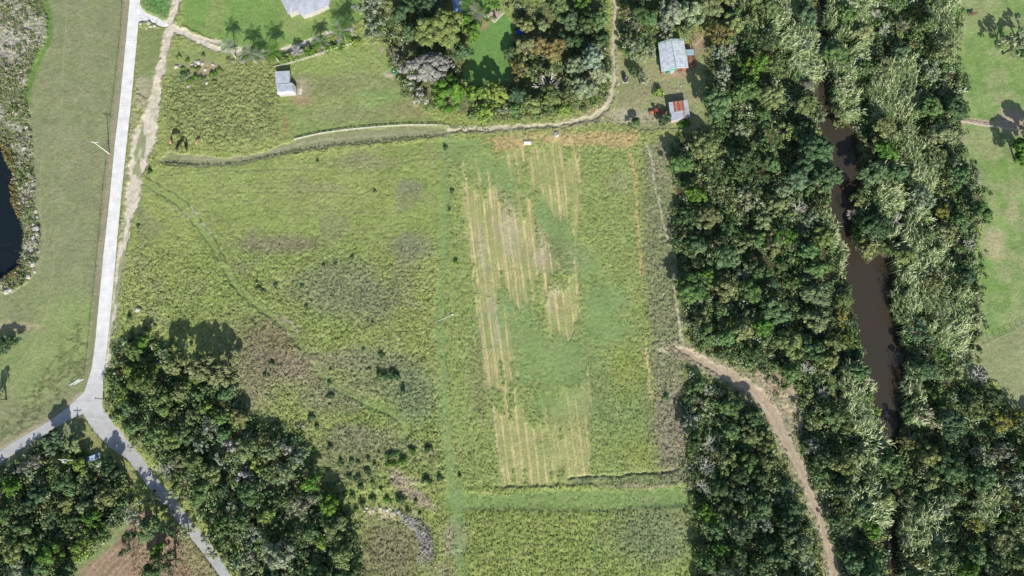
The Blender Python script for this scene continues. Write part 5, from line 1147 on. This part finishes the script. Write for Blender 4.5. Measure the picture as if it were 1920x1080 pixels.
fence([(268,-30),(275,8),(286,15),(298,24),(311,34)], 'dark wire fence round the small grass triangle above the driveway', 3.0, 1.4)
fence([(336,-30),(338,10),(338,40),(380,52),(408,64),(440,78)], 'wire fence between dirt track and upper lawn', 5.5, 1.5)
fence([(1299,60),(1299,95),(1301,130)], 'tall wire fence between cabin deck and the wood', 3.5, 1.6)
fence([(155,783),(168,800),(180,816),(192,832),(204,848)], 'row of low posts on the grass triangle below the junction', 2.6, .8, 1)
wx, wy = [], []
for L, k_, off in ((LANE_S, 420, -2), (FIELD_N, 80, 1), (LANE_N, 160, -2.5)):
    for i in range(k_):
        t = random.random()*(len(L)-1); j = int(t); f = t-j; wx.append(L[j][0]*(1-f)+L[j+1][0]*f+random.uniform(-1, 1)); wy.append(L[j][1]*(1-f)+L[j+1][1]*f+off+random.uniform(-1.2, 1.2))
clumps('fence_weeds', np.array(wx), np.array(wy), .28, .7, [LC['mid'], LC['olive'], LC['dark']], 91, .22, 60)
# ------------------------------------------------------------------ entrance bed, boulders
def rock(px, py, r_, label, group, mat='rock', hz=.6):
    rg = random.Random(int(px*31+py)); me = bpy.data.meshes.new('boulder'); import bmesh; bm = bmesh.new(); bmesh.ops.create_icosphere(bm, subdivisions=2, radius=r_)
    for v in bm.verts: v.co *= rg.uniform(.78, 1.16); v.co.z *= hz
    bm.to_mesh(me); bm.free(); me.materials.append(M[mat]); o = tag(link(bpy.data.objects.new('boulder', me)), label, 'boulder', group); x, y, _ = P(px, py); o.location = (x, y, float(ground_z(np.array([x]), np.array([y]))[0])+r_*.1); o.rotation_euler = (0, 0, rg.uniform(0, 6)); RK.append((o, px, py, group)); return o
RK = []
for x, y, s in ((280,45,.7),(284,51,.55),(291,50,.55),(265,46,.6),(275,54,.4)): rock(x, y, s, 'pale boulder in the small bed at the driveway mouth', 'boulders at the driveway mouth')
for x, y, s in ((331,126,.8),(361,121,.6),(372,118,.8),(380,120,.6),(385,131,.6),(400,122,.6),(389,157,.6),(355,164,.7),(367,116,.5),(340,123,.4),(366,124,.5)): rock(x, y, s, 'pale boulder in the round garden bed', 'boulders of the round garden bed')
for i, (x, y, s) in enumerate(((68,408,.9),(70,430,1.1),(66,447,.8),(63,497,.95),(55,520,.8),(14,548,.9),(22,545,.7),(48,280,.7),(52,240,.65),(67,397,.7),(60,470,.6),(40,262,.6),(64,422,.6),(72,441,.5),(66,510,.6),(57,330,.6),(55,300,.5))): rock(x, y, s, ['white-grey boulder on the stony pond bank'][0], 'boulders of the pond bank', hz=.5)
for x, y, s in ((1166,75,.5),(1132,85,.5),(1133,92,.6),(1160,158,.4),(1270,170,.35),(1276,162,.35),(1272,155,.3)): rock(x, y, s, 'small pale stone on grass near the cabin or farm track', 'small pale stones')
for x, y, s in ((688,952,.5),(700,957,.6),(712,953,.45),(726,956,.5),(738,961,.5),(748,960,.7),(684,958,.4)): rock(x, y, s, 'pale stone on the stony strip below the pasture scrub', 'stones of the pale strip')
rock(260, 582, .9, 'lone pale stump-like boulder in the pasture beside the white road', None)
rock(1043, 254, 1.1, 'dull grey boulder in weeds at the top of the crop field', None)
# ------------------------------------------------------------------ small shrubs
def shrub_mesh(seed, colr='dark'):
    rg = np.random.default_rng(seed); n = 260; d = rg.normal(size=(n, 3)); d /= np.linalg.norm(d, axis=1, keepdims=True); d[:, 2] = np.abs(d[:, 2]); lob = 1+.3*np.sin(3*np.arctan2(d[:, 1], d[:, 0])+seed)
    p = d*rg.uniform(.4, 1.05, (n, 1))*np.stack([lob, lob, np.full(n, 1.1)], 1); V_, F_ = quad_cloud(p, d+rg.normal(size=(n, 3))*.5, rg.uniform(.7, 1.3, n)*.3, rg)
    return np_mesh('shrub', V_, F_, M['leaf'], fval=rg.uniform(.6, 1.4, n))
SM = [shrub_mesh(i) for i in range(5)]
def shrub(px, py, r_, colr, label, group, hk=1.0, name='shrub', cat='shrub'):
    o = tag(link(bpy.data.objects.new(name, random.choice(SM))), label, cat, group); x, y, _ = P(px, py); o.location = (x, y, float(ground_z(np.array([x]), np.array([y]))[0])-.05); s = r_*mpp(px, py)*random.uniform(.85, 1.15); o.scale = (s*random.uniform(.7, 1.35), s*random.uniform(.7, 1.35), s*hk*random.uniform(.7, 1.2)); o.rotation_euler = (0, 0, random.uniform(0, 6)); b = LC[colr]; o.color = (*b, 1); SH.append((o, px, py, r_, group)); return o
SH = []
gA = [(608,498),(630,495),(661,483),(483,530),(487,541),(518,535),(567,536),(495,546),(475,603),(480,609),(700,605),(682,655),(715,665),(720,667),(620,693),(692,692),(618,718),(614,744),(622,742),(512,682),(498,703),(505,704),(575,575)]
for x, y in gA: shrub(x, y, random.uniform(3, 4.6), 'dark', 'small dark shrub dotting the middle of the main pasture', 'dark shrubs of the main pasture', 1.0)
for x, y in ((712,703),(724,706),(735,700),(742,707)): shrub(x, y, random.uniform(6, 8), 'dark', 'dark shrub in the tight clump right of the lower ruts', 'clumped shrubs of the lower pasture', 1.1)
shrub(757, 733, 5, 'dark', 'single dark shrub below right of the tight clump', None, 1.5)
gB = [(620,838),(640,868),(660,865),(672,866),(692,860),(711,848),(703,870),(725,855),(735,852),(745,850),(770,842),(803,842),(775,846),(730,870),(756,865),(655,893),(672,897),(636,905),(678,912),(715,917),(727,936),(752,936),(680,945),(700,935),(800,900),(806,905),(825,896),(765,958),(788,962),(648,925),(662,930),(640,945),(655,945),(745,932),(590,845),(595,800),(584,783),(610,880),(690,885),(700,905),(740,870),(620,910),(635,925),(608,930),(620,960),(605,892),(668,955),(650,962),(780,940)]
for x, y in gB: shrub(x, y, random.uniform(3.5, 7), random.choice(['dark', 'dark', 'mid', 'bright']), 'small green shrub in the scrubby ground right of the lower-left wood', 'shrubs beside the lower-left wood', 1.0)
gC = [(337,108,6,'lime'),(352,113,4,'bright'),(343,130,5,'lime'),(363,129,5,'lime'),(372,130,5,'yellowgreen'),(345,143,7,'bluegreen'),(368,147,7,'bright'),(378,148,6,'mid'),(398,141,7,'bright'),(405,138,6,'bright'),(412,134,6,'lime'),(402,155,5,'lime'),(356,156,6,'lime'),(385,147,5,'mid'),(360,152,6,'yellowgreen'),(352,137,5,'bluegreen'),(382,104,4,'dark')]
for i, (x, y, r_, c) in enumerate(gC): shrub(x, y, r_*.9, c, 'low %s plant in the round garden bed' % CW[c], 'plants of the round garden bed', .9, 'garden_plant', 'plant')
for i in range(34):
    t = i/33; x = 520+150*t+random.uniform(-4, 4); y = 112-34*t+random.uniform(-6, 5); shrub(x, y, random.uniform(5, 8), random.choice(['lime', 'bright', 'lime', 'yellowgreen']), 'bright yellow-green bush in the hedge above the stable paddock', 'hedge bushes under the palms', .9)
for i in range(10): shrub(430+i*9+random.uniform(-3, 3), 112+random.uniform(-5, 5), random.uniform(4, 6), random.choice(['greywhite', 'olive', 'yellowgreen']), 'pale low bush at the palms\' feet left of the stables', 'pale bushes under the palms', .8)
for x, y, r_, c, l in ((283,323,5,'dark','dark low bush at the upper left corner of the main pasture'),(260,425,4,'mid','small green bush between dirt track and pasture'),(835,278,4,'dark','small dark shrub just below the lane end'),(596,303,4,'dark','tiny dark shrub under the lane fence'),(703,359,2.5,'dark','tiny dark weed in the upper middle pasture'),(245,597,6,'mid','green bush by the dirt track above the lower-left wood'),
                       (843,393,3,'dark','small dark shrub on the field side of the mown strip'),(1234,175,9,'lime','lime bush with a broad shadow between cabin and shed'),(1282,232,8,'bright','green bush just below the rusty-roofed shed'),(1236,100,5,'mid','small bush at the cabin\'s left wall'),(745,130,7,'yellowgreen','yellow-green bush right of the green tub'),(404,1010,8,'yellowgreen','low bush right of the lower road'),
                       (848,360,4,'bluegreen','bluish weed clump right of the upper mown strip'),(855,492,5,'bright','bright green weed clump beside the crop rows'),(172,835,4,'dark','dark shrub in the shade right of the transformer pole'),(862,892,5,'dark','dark shrub at the left corner of the mown crossing'),(1248,745,6,'mid','green shrub at the lower right edge of the crop field')): shrub(x, y, r_, c, l, None, 1.1)
# every small thing gets a label of its own
LMS = [(718,703,'tight clump of dark shrubs'),(515,645,'brown tussocky patch'),(780,925,'brown crescent patch'),(725,962,'pale stony strip'),(800,1010,'dead brush heap'),(640,540,'grey patch in mid pasture'),(762,805,'end of the wheel ruts'),(592,860,'right tip of the lower-left wood'),(650,905,'scrub below the wood tip'),(620,700,'second bend of the wheel ruts'),(480,560,'first bend of the wheel ruts'),(690,870,'middle of the scrubby slope')]
ORD = ['first', 'second', 'third', 'fourth', 'fifth', 'sixth', 'seventh', 'eighth', 'ninth', 'tenth', 'eleventh', 'twelfth', 'thirteenth', 'fourteenth', 'fifteenth', 'sixteenth', 'seventeenth', 'eighteenth', 'nineteenth', 'twentieth']
def near_labels(items, word):
    g_ = {}
    for o, x, y, r_, _ in items:
        lx, ly, ph = min(LMS, key=lambda L: (L[0]-x)**2+(L[1]-y)**2); a = math.degrees(math.atan2(y-ly, x-lx)) % 360
        g_.setdefault(((('tiny ' if r_ < 4.2 else 'larger ' if r_ > 6 else 'small ')+word), DIRW[int((a+22.5)//45) % 8], ph), []).append((math.hypot(x-lx, y-ly), o))
    for (k_, d, ph), L in g_.items():
        L.sort(key=lambda e: e[0])
        for i, (_, o) in enumerate(L): o['label'] = '%s %s%s the %s' % (k_, ('nearest ' if i == 0 else NUMW[i]) if len(L) > 1 else '', d, ph)
def row_labels(items, key, fmt):
    L = sorted(items, key=key); n = len(L)
    for i, t in enumerate(L): t[0]['label'] = fmt % (ORD[i]+' from the left' if i < (n+1)//2 else ORD[n-1-i]+' from the right')
near_labels([t for t in SH if t[4] == 'dark shrubs of the main pasture'], 'dark shrub')
near_labels([t for t in SH if t[4] == 'shrubs beside the lower-left wood'], 'green shrub')
row_labels([t for t in SH if t[4] == 'hedge bushes under the palms'], lambda t: t[1], 'yellow-green bush %s in the hedge under the palms')
row_labels([t for t in SH if t[4] == 'pale bushes under the palms'], lambda t: t[1], 'pale low bush %s at the feet of the leftmost palms')
row_labels([t for t in SH if t[4] == 'clumped shrubs of the lower pasture'], lambda t: t[1], 'dark shrub %s in the tight clump right of the lower ruts')
row_labels([t for t in SH if t[4] == 'plants of the round garden bed'], lambda t: t[1], 'low green plant %s in the round garden bed')
def col_labels(items, fmt):
    L = sorted(items, key=lambda t: t[2]); n = len(L)
    for i, t in enumerate(L): t[0]['label'] = fmt % (ORD[i]+' from the top' if i < (n+1)//2 else ORD[n-1-i]+' from the bottom')
row_labels([t for t in RK if t[3] == 'boulders at the driveway mouth'], lambda t: t[1], 'pale boulder %s in the small bed at the driveway mouth')
row_labels([t for t in RK if t[3] == 'boulders of the round garden bed'], lambda t: t[1], 'pale boulder %s in the round garden bed')
col_labels([t for t in RK if t[3] == 'boulders of the pond bank'], 'pale boulder %s on the stony pond bank')
row_labels([t for t in RK if t[3] == 'stones of the pale strip'], lambda t: t[1], 'pale stone %s on the stony strip below the pasture scrub')
col_labels([t for t in RK if t[3] == 'small pale stones'], 'small pale stone %s between cabin and farm track')
# weeds on the pond bank
rgn = np.random.default_rng(21); bx, by = spread([(min(max(a, -60), 2000), min(max(b, -40), 1100)) for a, b in SCRUB], .030, 22); mk = poly_sd(bx, by, POND, 60) > 1; noi = fbm(bx, by, 26, 5, 3) > .46
clumps('bank_weeds', bx[mk & noi], by[mk & noi], .75, .8, [(.20,.24,.09), (.28,.26,.17), (.13,.18,.06), (.36,.33,.26), (.10,.15,.05)], 23, .3, 30)
bx, by = spread([(0,265),(22,280),(34,330),(20,318),(10,300)], .2, 24); bx2, by2 = spread([(18,350),(32,345),(42,400),(36,412),(26,390)], .25, 25); bx3, by3 = spread([(10,520),(38,492),(40,500),(20,528)], .25, 26)
clumps('marsh_plants', np.concatenate([bx, bx2, bx3]), np.concatenate([by, by2, by3]), .5, .7, [(.17,.14,.04), (.24,.19,.07), (.14,.14,.05)], 27, .28, 40)
# dead brush below the pasture
bp_ = root('brush_pile', 800, 1010, 'long curved grey heap of dead brushwood below the main pasture', 'brush pile'); rg = random.Random(8); 
for k in range(3):
    mb = MB()
    for i in range(170):
        t = rg.random(); x = np.interp(t, [0, .35, .7, 1], [758, 785, 800, 792])+rg.uniform(-10, 10); y = np.interp(t, [0, .35, .7, 1], [970, 988, 1020, 1052])+rg.uniform(-7, 7); p = Pv(x, y, rg.uniform(.05, .9)); d = Vector((rg.uniform(-1, 1), rg.uniform(-1, 1), rg.uniform(-.3, .5))).normalized()*rg.uniform(.6, 1.8); mb.tube(p, p+d, .075, .03, 4)
    part(mb, 'branches', [M['palebark'], plain('grey_bark', (.34, .33, .33), .9), M['palebark']][k], bp_)
fa = MB(); fallen = root('fallen_tree', 298, 884, 'white dead fallen tree with forked branches beside the lower road', 'dead tree'); rg = random.Random(11)
p0, p1 = Pv(314, 888, .5), Pv(283, 877, 1.6); fa.tube(p0, p1, .16, .08)
for i in range(9): t = rg.random(); q = lerp(p0, p1, t); fa.tube(q, q+Vector((rg.uniform(-2, 1), rg.uniform(-2, 2.4), rg.uniform(.2, 1))), .07, .02, 5)
part(fa, 'trunk', M['palebark'], fallen)
# dead sapling by the trough
ds = root('dead_sapling', 980, 262, 'thin leafless sapling above the white trough', 'dead tree'); mb = MB(); rg = random.Random(12); c = Pv(984, 263, 0); mb.tube(c, c+Vector((0, 0, 3.2)), .07, .03, 6)
for i in range(12): z = rg.uniform(1, 3.1); q = c+Vector((0, 0, z)); mb.tube(q, q+Vector((rg.uniform(-1, 1), rg.uniform(-1, 1), .6)), .035, .012, 4)
part(mb, 'branches', M['palebark'], ds)
# ------------------------------------------------------------------ palms
def palm_frond(L, droop, w=.55):
    """one arching frond: a rib with many leaflets as narrow quads"""
    V_, F_ = [], []
    for k in range(15):
        s = (k+1)/16; x = L*s; z = .9*L*s*.55-droop*s*s*L
        for sd in (-1, 1):
            ll = w*L*.5*math.sin(math.pi*min(1, s*.92+.08))*.9+.1; b = len(V_)
            V_ += [(x-.05, 0, z), (x+.09, 0, z), (x+ll*.55+.04, sd*ll, z-.25*ll), (x+ll*.55-.03, sd*ll, z-.25*ll)]; F_.append((b, b+1, b+2, b+3))
    for k in range(6):
        s0, s1 = k/6, (k+1)/6; b = len(V_); z = lambda s: .9*L*s*.55-droop*s*s*L
        V_ += [(L*s0, -.04, z(s0)), (L*s0, .04, z(s0)), (L*s1, .02, z(s1)), (L*s1, -.02, z(s1))]; F_.append((b, b+1, b+2, b+3))
    return V_, F_
def palm(px, py, hgt, L, colr, label, nf=16, dead=False, group='palms beside the stables'):
    L *= 1.45; nf += 5; hgt *= 1.08
    x, y, _ = P(px, py); rg = random.Random(int(px)); r = tag(empty('palm_tree', (x, y, 0)), label, 'palm', group); mb = MB(); prev = Vector((0, 0, -.2)); lx, ly = rg.uniform(-.3, .3), rg.uniform(-.3, .3)
    for k in range(6): t = (k+1)/6; c = Vector((lx*t*t, ly*t*t, hgt*t)); mb.tube(prev, c, .19-.05*k/6, .17-.05*k/6, 9); prev = c
    mb.build('trunk', M['palebark'], r)
    for k in range(nf):
        V_, F_ = palm_frond(L*rg.uniform(.85, 1.1), rg.choice([.25, .55, .85, 1.1])); a = 6.283*k/nf*2.4+rg.uniform(-.2, .2); ca, sa = math.cos(a), math.sin(a)
        V2 = [(vx*ca-vy*sa+prev.x, vx*sa+vy*ca+prev.y, vz+prev.z) for vx, vy, vz in V_]; me = np_mesh('frond', V2, F_, M['leaf'], fval=np.full(len(F_), rg.uniform(.7, 1.3))); o = link(bpy.data.objects.new('frond', me)); o.parent = r; o.color = (*LC[colr if not dead or k % 3 else 'greywhite'], 1)
    return r
palm(443, 109, 6.6, 2.2, 'greygreen', 'slender palm nearest the left end of the hedge, leaning shadow on the lawn', 11)
palm(481, 121, 6.2, 2.6, 'bright', 'second palm from the left in the hedge row', 14, True)
palm(490, 116, 3.4, 2.0, 'olive', 'short palm between the second and third palms of the hedge row', 10, True)
palm(524, 118, 6.4, 2.7, 'bright', 'palm whose trunk foot stands just above the stables', 15)
palm(560, 104, 2.8, 1.6, 'greywhite', 'small pale palm in the middle of the hedge', 9, True)
palm(606, 94, 5.0, 2.4, 'bright', 'palm below the grey house on the hedge line', 14, True)
palm(650, 80, 6.0, 3.0, 'bright', 'tallest palm at the right end of the hedge row', 16, True)
palm(660, 60, 5.5, 2.2, 'mid', 'palm right behind the tallest hedge palm', 12)
palm(896, 42, 5.5, 2.6, 'yellowgreen', 'palm between the hidden house and the paved terrace', 14, True, 'garden palms')
palm(878, 16+12, 5.0, 2.4, 'bright', 'palm over the right edge of the hidden house roof', 13, False, 'garden palms')
# ------------------------------------------------------------------ cattle (one continuous skin per animal)
def cow_mesh(seed, grazing=True):
    V_ = [(0, 0, 1.0), (.45, 0, 1.02), (.75, 0, 1.05), (1.05, 0, .95 if grazing else 1.2), (1.35, 0, .55 if grazing else 1.4), (1.6, 0, .25 if grazing else 1.32),
          (-.45, 0, 1.02), (-.85, 0, 1.08), (-1.02, 0, .95), (-1.08, 0, .45),
          (.62, .22, .7), (.62, .22, .38), (.64, .22, 0), (.62, -.22, .7), (.58, -.22, .38), (.54, -.22, 0),
          (-.78, .22, .75), (-.9, .22, .42), (-.82, .22, 0), (-.78, -.22, .75), (-.86, -.22, .42), (-.76, -.22, 0),
          (1.38, .2, .72 if grazing else 1.45), (1.38, -.2, .72 if grazing else 1.45)]
    E_ = [(0, 1), (1, 2), (2, 3), (3, 4), (4, 5), (0, 6), (6, 7), (7, 8), (8, 9), (2, 10), (10, 11), (11, 12), (2, 13), (13, 14), (14, 15), (7, 16), (16, 17), (17, 18), (7, 19), (19, 20), (20, 21), (4, 22), (4, 23)]
    Rd = [.40, .38, .34, .20, .17, .11, .40, .33, .06, .03, .13, .08, .06, .13, .08, .06, .16, .08, .06, .16, .08, .06, .05, .05]
    me = bpy.data.meshes.new('cow'); me.from_pydata(V_, E_, []); o = bpy.data.objects.new('cow', me); link(o); sm = o.modifiers.new('skin', 'SKIN'); sm.use_smooth_shade = True
    for i, r_ in enumerate(Rd): me.skin_vertices[0].data[i].radius = (r_, r_*(1.12 if i in (0, 1, 6) else 1))
    me.skin_vertices[0].data[0].use_root = True; ss = o.modifiers.new('sub', 'SUBSURF'); ss.levels = 1; ss.render_levels = 1
    bpy.context.view_layer.update(); dg = bpy.context.evaluated_depsgraph_get(); m2 = bpy.data.meshes.new_from_object(o.evaluated_get(dg)); bpy.data.objects.remove(o); m2.name = 'cow'
    for p in m2.polygons: p.use_smooth = True
    return m2
def _skin_layer_fix():
    pass
try:
    _t = bpy.data.meshes.new('t'); CM = None
    CM = cow_mesh(1); CM2 = cow_mesh(2, False)
except Exception as ex:
    print('cow skin', ex)
for px, py, ang, mat, lb, me in ((323, 268, 95, 'hide_tan', 'tan cow nearest the dirt track, leftmost of the herd', 0), (331, 253, 10, 'hide_black', 'black cow highest up of the dark ones in the herd', 0), (336, 279, 75, 'hide_black', 'black cow lowest left of the three close together', 0),
                                 (343, 270, 60, 'hide_black', 'black cow in the middle of the three close together', 0), (352, 278, 105, 'hide_black', 'black cow lowest right of the three close together', 1), (373, 269, 70, 'hide_tan', 'light tan cow grazing alone, rightmost of the herd', 0), (1820, 29, 5, 'hide_red', 'lone red-brown cow on the upper right pasture', 1)):
    if CM is None: break
    m3 = (CM, CM2)[me].copy(); m3.materials.clear(); m3.materials.append(M[mat]); o = tag(link(bpy.data.objects.new('cow', m3)), lb, 'cow', 'herd of cattle'); x, y, _ = P(px, py); o.location = (x, y, float(ground_z(np.array([x]), np.array([y]))[0])+.02); o.rotation_euler = (0, 0, R(ang))
